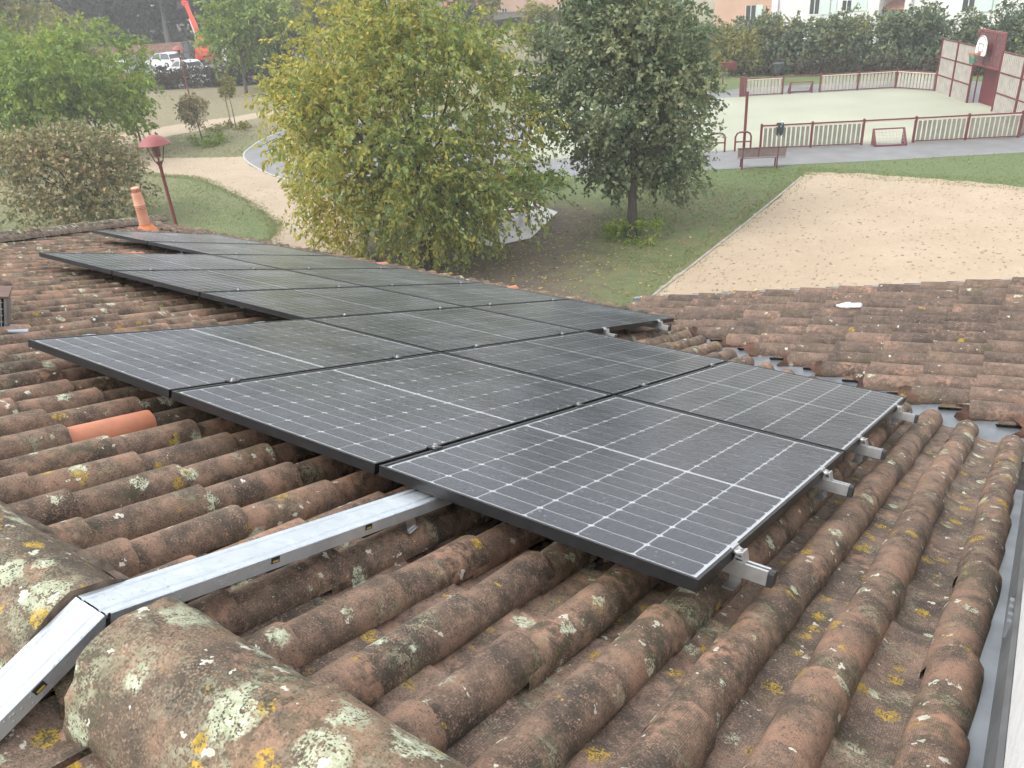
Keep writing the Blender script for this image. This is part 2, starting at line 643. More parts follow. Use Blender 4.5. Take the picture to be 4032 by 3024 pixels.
RZ = .350
xs = [-.80, -.33, .12, .56]
for i, x0 in enumerate(xs):
    me = crisp(tile_mesh('ridge_tile', ridge_geo(400 + i, .50, .158, .172, .185), M_RIDGE))
    # local y -> world -x so the lip faces left, towards the cable tray
    M = Matrix.Translation((x0 + .50 - .02, -1.045 + rng.uniform(-.008, .008), RZ + rng.uniform(-.006, .004))) @ Matrix.Rotation(rad(90) + rng.uniform(-.02, .02), 4, 'Z')
    link('ridge_tile', me, roof, M)
for i, x0 in enumerate([-.992, -1.44, -1.91, -2.36, -2.81, -3.26, -3.71, -4.16]):
    me = crisp(tile_mesh('ridge_tile', ridge_geo(420 + i, .50, .160, .172, .185), M_RIDGE))
    M = Matrix.Translation((x0, -1.05 + rng.uniform(-.01, .01), RZ - .034 + rng.uniform(-.006, .004))) @ Matrix.Rotation(rad(90) + rng.uniform(-.02, .02), 4, 'Z')
    link('ridge_tile', me, roof, M)


def fillet(mb, p0, p1, side, w, h, step, seed):
    """irregular mortar bead along a line: side points away from the ridge"""
    q = random.Random(seed)
    d = (p1 - p0)
    n = max(2, int(d.length / step))
    V, F = [], []
    for i in range(n + 1):
        p = p0 + d * (i / n)
        k = 1 + q.uniform(-.35, .35)
        up = Vector((0, 0, 1))
        for a_, b_ in ((-.6, .9), (.15, .75), (.62, .35), (1.0, -.25)):
            V.append(tuple(p + side * (w * a_ * k + q.uniform(-.004, .004)) + up * (h * b_ * k + q.uniform(-.004, .004))))
    for i in range(n):
        for k in range(3):
            a_ = i * 4 + k
            F.append([a_, a_ + 4, a_ + 5, a_ + 1])
    mb.add(V, F)


mo = MB()
for s_, zf, dy in ((1, .125, .178), (-1, .118, .165)):
    for x0, x1 in ((-4.7, -1.10), (-.80, .72)):
        fillet(mo, Vector((x0, -1.05 + s_ * dy, zf)), Vector((x1, -1.05 + s_ * dy, zf)), Vector((0, s_, 0)), .030, .045, .03, 60 + s_)
mo.build('ridge_mortar', M_MORTAR, roof, Matrix.Identity(4), smooth=True)
# mortar plugs closing the two cut ridge ends beside the tray
for xx, nrm in ((-.775, -1), (-1.006, 1)):
    pl_ = MB()
    q = random.Random(5)
    ring = [(xx + q.uniform(-.008, .008), -1.05 + .15 * math.cos(a_ * math.pi / 12), .19 + .135 * math.sin(a_ * math.pi / 12)) for a_ in range(13)]
    pl_.add(ring + [(xx + nrm * .01, -1.05, .22), (xx, -1.2, .12), (xx, -.9, .12)], [[i, i + 1, 13] for i in range(12)] + [[14, 12, 13], [0, 15, 13], [14, 13, 15]])
    pl_.build('ridge_plug', M_MORTAR, roof, Matrix.Identity(4), smooth=True)

# hip capping on the far left
h0, h1 = MR @ Vector((hipx, -.93, -.10)), MR @ Vector((-13.0, hip_y(-13.0), -.10))
hd = (h1 - h0)
nh = int(hd.length / .40)
hv = hd.normalized()
hu = hv.cross(Vector((0, 0, 1))).normalized()
hw = hu.cross(hv).normalized()
HB = Matrix(((hu.x, hv.x, hw.x, 0), (hu.y, hv.y, hw.y, 0), (hu.z, hv.z, hw.z, 0), (0, 0, 0, 1)))
HT = [crisp(tile_mesh('hip_tile', tile_geo(440 + i, L=.47, r0=.10, r1=.118, hgt=.115, n=12, rough=.006, span=100), M_HIP)) for i in range(4)]
for i in range(nh):
    p = h0 + hv * (i * .40)
    link('hip_tile', HT[i % 4], roof, Matrix.Translation(p + Vector((0, 0, .07 + rng.uniform(-.008, .008)))) @ HB @ Matrix.Rotation(rng.uniform(-.05, .05), 4, 'Z'))
mo = MB()
for s_ in (-1, 1):
    fillet(mo, h0 + hu * (.115 * s_) - Vector((0, 0, .04)), h1 + hu * (.115 * s_) - Vector((0, 0, .04)), hu * s_, .05, .06, .09, 77 + s_)
mo.build('hip_mortar', M_MORTAR, roof, Matrix.Identity(4), smooth=True)

# ------------------------------------------------------------------ wing roof beyond the valley
WP = rad(12)
wing = thing('tiled_wing_roof', 'plainer grey brown tiled roof wing beyond the metal valley, sloping towards it', 'roof', (-.5, 5.0, GZ))
MWG = Matrix.Translation((-3.3, 0, -2.1)) @ Matrix.Rotation(-WP, 4, 'Y')     # frame: x up the slope, y along plan Y
WCOVER_G = [tile_geo(500 + i, L=.44, r0=.072, r1=.086, hgt=.078, th=.017, rough=.0012, span=96, tilt=.034) for i in range(8)]
WCOVER = [crisp(tile_mesh('cover_tile', g_, M_WING)) for g_ in WCOVER_G]
WPAN = [crisp(tile_mesh('pan_tile', tile_geo(520 + i, L=.45, r0=.088, r1=.08, hgt=.04, th=.012, n=8, concave=True, span=80), M_WING)) for i in range(4)]
BRK = [crisp(tile_mesh('broken_tile', tile_geo(540 + i, L=.19, r0=.086, r1=.092, hgt=.08, th=.018, rough=.008, lipj=.03), M_BROKEN)) for i in range(4)]
TW = Matrix.Rotation(rad(90), 4, 'Z')      # local tile y -> -x : lip faces down the wing slope (towards -x)
for r_ in range(-7, 13):
    y = 3.95 + .2125 * r_ + rng.uniform(-.005, .005)
    if y > 6.55:
        continue
    xv = .28 - (y - 3.95) / .606           # valley at this row
    jr = rng.uniform(-.012, .012)
    first = True
    for c_ in range(-12, 5):
        lipx = .30 + .365 * c_ + jr + rng.uniform(-.012, .012)
        if lipx + .30 < xv or lipx < -3.5:
            continue
        cut = lipx < xv
        if cut:
            lipx = xv + rng.uniform(-.03, .04)
        if lipx > 1.75:
            continue
        xs_ = (lipx + 3.3) / math.cos(WP)
        M = MWG @ Matrix.Translation((xs_ + .44, y + rng.uniform(-.004, .004), rng.uniform(-.003, .004))) @ Matrix.Rotation(rng.uniform(-.015, .015), 4, 'Z') @ TW
        link('cover_tile', WCOVER[rng.randrange(8)], wing, M)
        if first and y < 5.9:
            Mb = MWG @ Matrix.Translation((xs_ + .125, y + .0, -.012)) @ Matrix.Rotation(rng.uniform(-.12, .12), 4, 'Z') @ Matrix.Rotation(rng.uniform(-.04, .1), 4, 'Y') @ TW
            link('broken_tile', BRK[rng.randrange(4)], wing, Mb)['label'] = 'rough rusty brown broken tile end overhanging the valley'
        first = False
    for c_ in range(-12, 5):
        lipx = .48 + .365 * c_
        yp = y + .106
        xv2 = .26 - (yp - 3.95) / .606
        if lipx + .28 < xv2 or lipx < -3.5 or lipx > 1.7:
            continue
        lipx = max(lipx, xv2)
        M = MWG @ Matrix.Translation(((lipx + 3.3) / math.cos(WP) + .45, yp, -.095)) @ TW
        link('pan_tile', WPAN[rng.randrange(4)], wing, M)


def wz(x):
    return -2.1 + math.tan(WP) * (x + 3.3)


dk = MB()
ys_ = [6.55, 6.55, 2.4, 2.4]
dk.add([(-3.45, 6.55, wz(-3.45) - .15), (-3.3, 6.1, wz(-3.3) - .15), (2.3, 2.45, wz(2.3) - .15), (2.3, 6.55, wz(2.3) - .15)], [[0, 1, 2, 3]])
dk.build('roof_deck', M_DECK, wing, Matrix.Identity(4))
mb = MB()                                   # grey metal verge along the far edge of the wing
mb.box((-.6, 6.60, wz(-.6) - .095), (5.9, .06, .08), Matrix.Rotation(-WP, 3, 'Y'))
mb.build('verge_flashing', M_ZINC, wing, Matrix.Identity(4))
mb = MB()
mb.span((-2.7, 6.3, GZ), (2.3, 6.52, -2.3))
mb.build('outer_wall', M_WALLW, wing, Matrix.Identity(4))
# valley lining
mb = MB()
V, F = [], []
NS = 40
for i in range(NS + 1):
    x = -3.2 + 4.7 * i / NS
    yv = VX(x)
    ym = min(VEND(x) - .15, yv - .1)
    zm = lambda y_: -.325 * y_ - .126 - .100
    yb = yv + .42
    V += [(x, ym, zm(ym)), (x, yv - .05, zm(yv - .05)), (x, yv + .02, zm(yv + .02) + .006), (x + .12, yb, wz(x + .12) - .105)]
for i in range(NS):
    for k in range(3):
        a = i * 4 + k
        F.append([a, a + 4, a + 5, a + 1])
mb.add(V, F)
vg = mb.build('valley_gutter', M_ZINC, None, Matrix.Identity(4), smooth=True)
tag(vg, 'grey zinc valley gutter between the two tiled roof slopes', 'gutter')

# ------------------------------------------------------------------ white wall with zinc abutment on the right
wall = thing('rendered_wall', 'white rendered wall rising at the right edge of the roof', 'wall', (.95, .0, GZ))
mb = MB()
mb.span((.725, -4.5, -3.0), (1.35, 2.35, .55))
mb.build('wall_face', M_WALLW, wall, Matrix.Identity(4))
fl = thing('abutment_flashing', 'grey metal flashing strip between roof tiles and the white wall', 'flashing', (.68, .5, -.2))
mb = MB()
sy = [(-1.3, 2.62)]
mb.add([rp(.585, -1.25, -.190), rp(.700, -1.25, -.186), rp(.700, 2.62, -.186), rp(.585, 2.62, -.190)], [[0, 1, 2, 3]])
mb.build('apron', M_ZINC, fl, Matrix.Identity(4))
mb = MB()
mb.add([rp(.700, -1.25, -.186), rp(.712, -1.25, -.09), rp(.712, 2.60, -.09), rp(.700, 2.60, -.186)], [[0, 1, 2, 3]])
mb.add([rp(.712, -1.25, -.09), rp(.7235, -1.25, -.075), rp(.7235, 2.60, -.075), rp(.712, 2.60, -.09)], [[0, 1, 2, 3]])
mb.build('upstand', M_ZINCD, fl, Matrix.Identity(4))
mb = MB()
for y in (.68, .74, .80, .86):
    mb.box(rp(.705, y, -.13), (.012, .028, .05), MR.to_3x3())
mb.build('clip', M_ZINC, fl, Matrix.Identity(4))
# ================================================================== solar modules, rails, clamps, cable tray
M_FRAME = plain('black_anodised', (.018, .018, .02), .36, metal=.3, var=.1, scale=20)
M_BACK = plain('white_backsheet', (.88, .90, .92), .5, var=.02)
M_ALU = plain('raw_aluminium', (.56, .57, .58), .36, metal=.85, var=.08, scale=25)
M_STEEL = plain('bolt_steel', (.5, .5, .5), .3, metal=.9, var=.05)
M_CAP = plain('black_plastic', (.02, .02, .021), .5, var=.1)
g = NG('solar_cell')
oc = g.n('ShaderNodeTexCoord').outputs['Object']
sx = g.n('ShaderNodeSeparateXYZ', i0=oc)
bus = g.math('ABSOLUTE', g.math('SUBTRACT', g.math('FRACT', g.math('MULTIPLY', sx.outputs[0], 55.0)), .5))
busm = g.ramp(bus, [(.025, 1.0), (.06, 0.0)])
oi = g.n('ShaderNodeObjectInfo').outputs['Random']
cc = g.ramp(oi, [(0.0, (.013, .015, .023)), (1.0, (.019, .021, .031))])
cc = g.mix(g.math('MULTIPLY', busm, .5), cc, (.12, .125, .13))
g.principled(Base__Color=cc, Roughness=.45)
M_CELL = g.mat
g = NG('wet_glass')
P = g.pos()
v = g.n('ShaderNodeTexVoronoi', Vector=P, Scale=95.0)
vk = g.n('ShaderNodeSeparateColor', i0=v.outputs['Color'])
drop = g.ramp(g.math('SUBTRACT', v.outputs['Distance'], g.math('SUBTRACT', g.math('MULTIPLY', vk.outputs[0], .62), .26)), [(0.0, 1.0), (.10, 0.0)])
nb = g.bump(drop, .4, .003)
soft = g.noise(P, 2.6, 2)
fr = g.n('ShaderNodeFresnel', IOR=1.31, Normal=nb).outputs[0]
gl = g.n('ShaderNodeBsdfGlossy', Color=(.95, .97, 1.0, 1), Roughness=g.math('ADD', .10, g.math('MULTIPLY', soft, .22)), Normal=nb).outputs[0]
tr = g.n('ShaderNodeBsdfTransparent').outputs[0]
ms = g.n('ShaderNodeMixShader', Fac=fr)
g.t.links.new(tr, ms.inputs[1])
g.t.links.new(gl, ms.inputs[2])
df = g.n('ShaderNodeBsdfDiffuse', Color=(.56, .59, .65, 1)).outputs[0]
spk = g.math('MULTIPLY', drop, g.ramp(vk.outputs[1], [(.60, 0.03), (.95, .35)]))
ms2 = g.n('ShaderNodeMixShader', Fac=g.math('ADD', spk, .042))
g.t.links.new(ms.outputs[0], ms2.inputs[1])
g.t.links.new(df, ms2.inputs[2])
g.t.links.new(ms2.outputs[0], g.out.inputs[0])
M_GLASS = g.mat

# one module, in its own frame: x to the left (negative) of its right edge, y down the slope, z = 0 its face
FT, LIP = .036, .011
mb = MB()
for a_, b_ in (((-PX, 0), (0, LIP)), ((-PX, PY - LIP), (0, PY)), ((-PX, LIP), (-PX + LIP, PY - LIP)), ((-LIP, LIP), (0, PY - LIP))):
    mb.span((a_[0], a_[1], -FT), (b_[0], b_[1], 0))
ME_FRAME = mb.mesh('frame', M_FRAME)
bev = .0012
mb = MB()
mb.span((-PX + LIP + .0005, LIP + .0005, -.012), (-LIP - .0005, PY - LIP - .0005, -.007))
ME_BACK = mb.mesh('backsheet', M_BACK)
mb = MB()
mb.add([(-PX + LIP, LIP, -.0025), (-LIP, LIP, -.0025), (-LIP, PY - LIP, -.0025), (-PX + LIP, PY - LIP, -.0025)], [[0, 1, 2, 3]])
ME_GLASS = mb.mesh('glass', M_GLASS)
cpx = (PX - 2 * LIP - .020) / 6
cpy = (PY - 2 * LIP - .030 - .013) / 18
cw, ch, cf = (cpx - .0062) / 2, (cpy - .0078) / 2, .0072
mb = MB()
pl = [(-cw + cf, -ch), (cw - cf, -ch), (cw, -ch + cf), (cw, ch - cf), (cw - cf, ch), (-cw + cf, ch), (-cw, ch - cf), (-cw, -ch + cf)]
mb.add([(p[0], p[1], 0) for p in pl], [list(range(8))])
ME_CELL = mb.mesh('cell', M_CELL)
ROWN = ['upper row nearest the ridge', 'middle row', 'lower row nearest the eave']
ORDN = ['rightmost', 'second from the right', 'third from the right', 'fourth from the right', 'fifth from the right', 'leftmost']
for r, (a, b) in enumerate(ROWS):
    for i in range(a, b):
        k = i - a
        nm = ORDN[k] if k < b - a - 1 else 'leftmost'
        T = Matrix.Translation((-i * SX - GAP / 2 + .01, r * SY, 0))
        M = MR @ T
        t = thing('solar_panel', 'black framed wet solar panel, %s in the %s' % (nm, ROWN[r]), 'solar panel', M=M, group='solar panels on the tiled roof')
        link('frame', ME_FRAME, t, M)
        link('backsheet', ME_BACK, t, M)
        link('glass', ME_GLASS, t, M)
        for cx in range(6):
            for cy_ in range(18):
                X = -PX + LIP + .009 + cpx * (cx + .5)
                Y = LIP + .015 + cpy * (cy_ + .5) + (.013 if cy_ > 8 else 0)
                link('cell', ME_CELL, t, M @ Matrix.Translation((X, Y, -.0048)))

# rails with black end caps
RAILS = [(.305, 0, 3, 0), (1.39, 0, 3, 0), (2.13, 0, 6, 1), (3.20, 0, 6, 1), (3.90, 2, 8, 2), (4.98, 2, 8, 2)]
RAILN = ['upslope rail of the upper panel row', 'downslope rail of the upper panel row', 'upslope rail of the middle panel row',
         'downslope rail of the middle panel row', 'upslope rail of the lower panel row', 'downslope rail of the lower panel row']
for (y, a, b, r), nm in zip(RAILS, RAILN):
    x1 = -a * SX + .105
    x0 = -b * SX - .05
    M = MR @ Matrix.Translation((x1, y, -FT))
    t = thing('mounting_rail', 'bare aluminium ' + nm, 'rail', M=M, group='mounting rails under the panels')
    L = x1 - x0
    mb = MB()
    mb.span((-L, -.019, -.044), (0, .019, -.040)).span((-L, -.019, -.040), (0, -.016, -.0005)).span((-L, .016, -.040), (0, .019, -.0005))
    mb.span((-L, -.016, -.004), (0, -.006, -.0005)).span((-L, .006, -.004), (0, .016, -.0005))
    mb.build('profile', M_ALU, t, M)
    mb = MB()
    mb.prism([(-.020, -.045), (.020, -.045), (.020, -.006), (.012, .0), (-.012, .0), (-.020, -.006)], .0005, .018, 'x')
    mb.build('end_cap', M_CAP, t, M)
    n = max(2, int(L / .95))
    for i in range(n):
        hx = -.10 - i * (L - .3) / (n - 1)
        mb = MB()
        mb.box((hx, .03, -.058), (.035, .006, .05)).box((hx, .0, -.083), (.035, .07, .006))
        mb.build('roof_hook', M_STEEL, t, M)


def clamp_mesh(end):
    mb = MB()
    if end:
        prof = [(-.014, .003), (-.004, .003), (.000, -.003), (.010, -.010), (.022, -.004), (.026, -.004), (.036, -.036), (.033, -.036), (.023, -.010),
                (.010, -.015), (-.003, -.009), (-.006, .0005), (-.014, .0005)]
        mb.prism(prof, -.025, .025, 'y')
        mb.prism([(.002, -.036), (.005, -.036), (.008, -.012), (.006, -.012)], -.025, .025, 'y')
    else:
        mb.box((0, 0, .0025), (.040, .05, .004)).box((0, 0, -.010), (.014, .045, .020))
    c = mb.mesh('clamp_body', M_ALU if end else M_FRAME)
    mb = MB()
    cx = .010 if end else 0
    z0 = -.010 if end else .0045
    mb.lathe([(.0, z0 + .010), (.007, z0 + .010), (.0075, z0 + .002), (.011, z0 + .002), (.011, z0)], (cx, 0, 0), 12)
    return c, mb.mesh('bolt', M_STEEL)


CE, CMD = clamp_mesh(True), clamp_mesh(False)
RN = ['upper', 'middle', 'lower']
for ri, (y, a, b, r) in enumerate(RAILS):
    side = 'upslope' if ri % 2 == 0 else 'downslope'
    for i in range(a, b + 1):
        end = i in (a, b)
        x = -i * SX
        if i == b:
            x += GAP - .002
            M = MR @ Matrix.Translation((x, y, 0)) @ Matrix.Rotation(math.pi, 4, 'Z')
        elif i == a:
            M = MR @ Matrix.Translation((x + .0005, y, 0))
        else:
            M = MR @ Matrix.Translation((x + GAP / 2, y, 0))
        if end:
            lab = 'silver end clamp at the %s end of the %s row, %s rail' % ('right' if i == a else 'left', RN[r], side)
        else:
            lab = 'silver mid clamp, %s gap from the right, %s panel row, %s rail' % (['', 'first', 'second', 'third', 'fourth', 'fifth'][i - a], RN[r], side)
        t = thing('end_clamp' if end else 'mid_clamp', lab, 'clamp', M=M, group='panel end clamps' if end else 'panel mid clamps')
        c = CE if end else CMD
        link('clamp_body', c[0], t, M)
        link('bolt', c[1], t, M)

# ------------------------------------------------------------------ galvanised cable tray bent over the ridge
g = NG('galvanised_steel')
P = g.pos()
sp = g.n('ShaderNodeTexVoronoi', Vector=P, Scale=38.0)
c = g.mix(.25, g.ramp(g.noise(P, 7, 4), [(.3, (.47, .51, .55)), (.7, (.56, .60, .63))]), g.ramp(g.n('ShaderNodeSeparateColor', i0=sp.outputs['Color']).outputs[0], [(0, (.42, .46, .50)), (1, (.66, .69, .72))]))
dv = g.n('ShaderNodeTexVoronoi', Vector=P, Scale=75.0)
dr = g.ramp(g.math('SUBTRACT', dv.outputs['Distance'], g.math('MULTIPLY', g.n('ShaderNodeSeparateColor', i0=dv.outputs['Color']).outputs[0], .36)), [(0, 1.0), (.1, 0.0)])
g.principled(Base__Color=c, Metallic=.72, Roughness=g.math('ADD', .30, g.math('MULTIPLY', g.noise(P, 20, 3), .14)), Normal=g.bump(dr, .36, .004))
M_GALV = g.mat
M_SLOT = plain('dark_slot', (.012, .012, .012), .8)
M_CABLE = plain('yellow_cable', (.35, .24, .03), .5)
tray = thing('cable_tray', 'shiny wet galvanised steel cable tray running from the panels over the ridge', 'cable tray', (-.94, -.5, .1))
# path of the top face centre in the y-z plane, plan coordinates
TP = [(.30, -.150), (-.10, -.014), (-.6, .160), (-1.045, .316), (-1.60, .155), (-2.3, -.05)]
X0, X1, TH = -1.000, -.888, .038
prof = [(X0, -TH), (X0, -.003), (X0 + .003, 0), (X0 + .017, 0), (X0 + .020, -.0035), (X0 + .026, -.0035), (X0 + .029, 0), (X1 - .029, 0), (X1 - .026, -.0035),
        (X1 - .020, -.0035), (X1 - .017, 0), (X1 - .003, 0), (X1, -.003), (X1, -TH)]
def tray_piece(pts, cut0=0, cut1=0):
    V, F = [], []
    n = len(prof)
    for i, (y, z) in enumerate(pts):
        pv = pts[max(i - 1, 0)]
        nx = pts[min(i + 1, len(pts) - 1)]
        ty, tz = nx[0] - pv[0], nx[1] - pv[1]
        L = math.hypot(ty, tz)
        ny, nz = tz / L, -ty / L
        if nz < 0:
            ny, nz = -ny, -nz
        for x, h in prof:
            V.append((x, y + ny * h, z + nz * h))
    for i in range(len(pts) - 1):
        for k in range(n - 1):
            a = i * n + k
            F.append([a, a + 1, a + 1 + n, a + n])
    return V, F
mb = MB()
mb.add(*tray_piece(TP[:4]))
o = mb.build('cover', M_GALV, tray, Matrix.Identity(4), smooth=True)
mb = MB()
mb.add(*tray_piece([(-1.049, .3165)] + TP[4:]))
o2 = mb.build('cover', M_GALV, tray, Matrix.Identity(4), smooth=True)
# dark gap of the mitred joint on the right side, and punched slots
def on_tray(t_, seg):
    (y0, z0), (y1, z1) = TP[seg], TP[seg + 1]
    y, z = y0 + (y1 - y0) * t_, z0 + (z1 - z0) * t_
    L = math.hypot(y1 - y0, z1 - z0)
    ny, nz = (z1 - z0) / L, -(y1 - y0) / L
    if nz < 0: ny, nz = -ny, -nz
    return (y, z, ny, nz, math.atan2(z1 - z0, y1 - y0))
for t_, seg in ((.40, 1), (.05, 2), (.30, 3)):
    y, z, ny, nz, an = on_tray(t_, seg)
    mb = MB()
    mb.box((X1 + .0006, y - ny * .0 - ny * .013, z - nz * .013), (.0022, .026, .016), Matrix.Rotation(an, 3, 'X'))
    s_ = mb.build('slot', M_SLOT, tray, Matrix.Identity(4))
    mb = MB()
    mb.box((X1 + .0022, y - ny * .016, z - nz * .016), (.0012, .018, .005), Matrix.Rotation(an, 3, 'X'))
    mb.build('cable', M_CABLE, s_, Matrix.Identity(4))
y, z, ny, nz, an = on_tray(.985, 2)
mb = MB()
mb.box((X1 + .0008, y - ny * .022, z - nz * .022), (.002, .005, .044), Matrix.Rotation(an, 3, 'X'))
mb.build('joint_gap', M_SLOT, tray, Matrix.Identity(4))
for y0 in (-.13,):
    z0 = -.325 * y0 - .126
    mb = MB()
    mb.box((X1 - .006, y0, z0 + .028), (.004, .04, .055)).box((X1 - .02, y0, z0 - .004), (.05, .04, .004))
    mb.build('bracket', M_STEEL, tray, Matrix.Identity(4))

# ------------------------------------------------------------------ vent pipe, exhaust box, drinks bottle
M_PIPE = plain('salmon_pipe', (.56, .27, .175), .55, var=.07, scale=8)
M_PIPED = plain('pipe_ring', (.17, .05, .035), .6)
M_SADDLE = plain('orange_saddle', (.52, .17, .06), .6, var=.15)
vb = MR @ Vector((-11.05, 5.46, -.16))
vp = thing('vent_pipe', 'salmon coloured terracotta vent pipe standing on the far end of the roof', 'vent pipe', tuple(vb))
mb = MB()
mb.lathe([(.086, -.1), (.086, .06), (.080, .08), (.078, .33), (.080, .335), (.080, .42), (.077, .425), (.071, .58), (.066, .585), (.066, .605)], n=20)
mb.build('pipe', M_PIPE, vp, smooth=True)
for h in (.35, .375, .40):
    mb = MB()
    mb.lathe([(.0802, h - .004), (.0815, h - .003), (.0815, h + .003), (.0802, h + .004)], n=20)
    mb.build('ring', M_PIPED, vp)
mb = MB()
mb.lathe([(.064, .59), (.064, .665), (.055, .675), (.0, .678)], n=20)
capo = mb.build('cap', M_PIPE, vp, smooth=True)
mb = MB()
for k in range(16):
    a = k * math.pi / 8
    mb.box((.0645 * math.cos(a), .0645 * math.sin(a), .632), (.006, .009, .045), Matrix.Rotation(a, 3, 'Z'))
mb.build('cap_slot', M_PIPED, capo)
mb = MB()
mb.lathe([(.17, -.02), (.15, .03), (.115, .07), (.090, .10), (.087, .125)], n=16)
mb.build('saddle', M_SADDLE, vp, smooth=True)

bx = MR @ Vector((-4.60, .09, CREST - .03))
MBX = Matrix.Translation(bx) @ MR @ Matrix.Rotation(rad(62), 4, 'Z')
eb = thing('exhaust_vent', 'dark metal roof vent box with a wire grille at the left edge', 'vent', M=MBX)
M_RUST = plain('brown_sheet', (.13, .07, .05), .6, metal=.3, var=.3)
M_GREYM = plain('grey_sheet', (.22, .21, .20), .5, metal=.5, var=.2)
mb = MB()
mb.span((-.30, .03, -.03), (.30, .35, .17))
mb.build('housing', M_SLOT, eb, MBX)
mb = MB()
mb.box((0, .19, .185), (.66, .44, .012))
mb.build('lid', M_RUST, eb, MBX)
mb = MB()
mb.box((.312, .19, .08), (.012, .42, .20))
mb.build('side_cheek', M_GREYM, eb, MBX)
mb = MB()
mb.box((-.312, .19, .08), (.012, .42, .20))
mb.build('side_cheek', M_GREYM, eb, MBX)
M_WIRE = plain('wire', (.42, .41, .39), .45, metal=.5)
for face in ('side', 'front'):
    mb = MB()
    for i in range(9):
        if face == 'side':
            y = .37
            mb.tube([(-.29 + .0725 * i, y, -.02), (-.29 + .0725 * i, y, .17)], .003, 4)
        else:
            mb.tube([(-.29 + .0725 * i, -.008, -.02), (-.29 + .0725 * i, -.008, .17)], .003, 4)
    for i in range(5):
        z = 0 + .038 * i
        mb.tube([(-.30, .37 if face == 'side' else -.008, z), (.30, .37 if face == 'side' else -.008, z)], .003, 4)
    mb.build('grille', M_WIRE, eb, MBX)
mb = MB()
mb.span((.33, -.16, .004), (.43, .06, .012))
mb.build('lead_apron', plain('blue_grey_lead', (.27, .30, .36), .6, var=.15), eb, MBX)

# plastic bottle lying in a gutter of the wing roof
g = NG('clear_plastic')
pr_ = g.principled(Base__Color=(.86, .89, .92), Roughness=.12)
pr_.inputs['Alpha'].default_value = .72
M_PET = g.mat
MBt = MWG @ Matrix.Translation(((-.93 + 3.3) / math.cos(WP), 5.885, .012)) @ Matrix.Rotation(rad(86), 4, 'Z') @ Matrix.Rotation(rad(-90), 4, 'X')
bt = thing('plastic_bottle', 'crushed clear plastic bottle lying on the wing roof tiles', 'bottle', M=MBt)
mb = MB()
mb.lathe([(.0, -.125), (.026, -.125), (.031, -.115), (.031, -.04), (.029, -.03), (.031, -.02), (.030, .03), (.026, .06), (.013, .095), (.0125, .105)], n=14)
for i, p in enumerate(mb.v):
    mb.v[i] = (p[0], p[1] * (.8 + .1 * math.sin(p[2] * 60)), p[2])
mb.build('bottle_body', M_PET, bt, MBt, smooth=True)
mb = MB()
mb.lathe([(.0, .125), (.014, .124), (.0145, .104), (.0, .103)], n=12)
mb.build('bottle_cap', plain('dark_cap', (.03, .04, .05), .4), bt, MBt)
mb = MB()
mb.lathe([(.0315, -.028), (.0318, .018)], n=14)
mb.build('paper_label', plain('white_label', (.75, .76, .78), .5), bt, MBt)
# ================================================================== the park: ground
def lawn_mat():
    g = NG('lawn')
    P = g.pos()
    sp = g.n('ShaderNodeSeparateXYZ', i0=P)
    n1 = g.noise(P, .16, 4, .6)
    n2 = g.noise(P, 1.7, 5, .7)
    n3 = g.noise(P, 16, 3, .7)
    # drier turf towards the car park
    dry = g.math('ADD', g.math('MULTIPLY', g.math('ADD', n1, n2), .5), g.math('MULTIPLY', g.math('SUBTRACT', -34.0, sp.outputs[0]), .011))
    c = g.ramp(dry, [(.32, (.125, .172, .060)), (.44, (.180, .202, .088)), (.55, (.230, .212, .115)), (.68, (.262, .218, .135))])
    c = g.mix(g.ramp(n3, [(.35, .55), (.60, 0.0)]), c, (.050, .068, .026))
    # worn bare soil below the two big trees
    def blob(cx, cy, r):
        d = g.n('ShaderNodeVectorMath', _operation='DISTANCE', i0=P, i1=(cx, cy, GZ)).outputs['Value']
        return g.ramp(g.math('ADD', g.math('DIVIDE', d, r), g.math('MULTIPLY', g.math('SUBTRACT', n2, .5), 1.5)), [(.55, 1.0), (.95, 0.0)])
    soil = g.math('MAXIMUM', g.math('MAXIMUM', blob(-14.5, 16.5, 5.6), blob(-12.0, 14.5, 4.0)), blob(-14.5, 20.5, 3.6))
    sc = g.ramp(g.noise(P, 9, 5, .75), [(.3, (.066, .052, .040)), (.55, (.125, .100, .076)), (.75, (.19, .155, .115))])
    c = g.mix(soil, c, sc)
    strawy = g.math('MULTIPLY', blob(-9.5, 21.5, 8.5), g.ramp(n2, [(.42, 0.0), (.6, .75)]))
    c = g.mix(strawy, c, (.19, .155, .085))
    g.principled(Base__Color=c, Roughness=.92, Normal=g.bump(g.math('ADD', n3, g.noise(P, 55, 2)), .8, .04))
    return g.mat


def sand_mat(name, a, b, speck=.5):
    g = NG(name)
    P = g.pos()
    c = g.ramp(g.math('ADD', g.math('MULTIPLY', g.noise(P, .5, 4), .6), g.math('MULTIPLY', g.noise(P, 5, 5, .7), .4)), [(.34, a), (.66, b)])
    fine = g.noise(P, 36, 3, .75)
    c = g.mix(g.ramp(fine, [(.62, 0.0), (.72, speck)]), c, tuple(min(1, x * 1.3) for x in b))
    c = g.mix(g.ramp(fine, [(.27, speck), (.38, 0.0)]), c, tuple(x * .55 for x in a))
    sp2 = g.noise(P, 9.0, 2, .9)
    c = g.mix(g.ramp(sp2, [(.66, 0.0), (.72, speck * .8)]), c, (.56, .50, .42))
    c = g.mix(g.ramp(sp2, [(.26, speck * .8), (.33, 0.0)]), c, tuple(x * .62 for x in a))
    g.principled(Base__Color=c, Roughness=.95, Normal=g.bump(fine, .5, .02))
    return g.mat


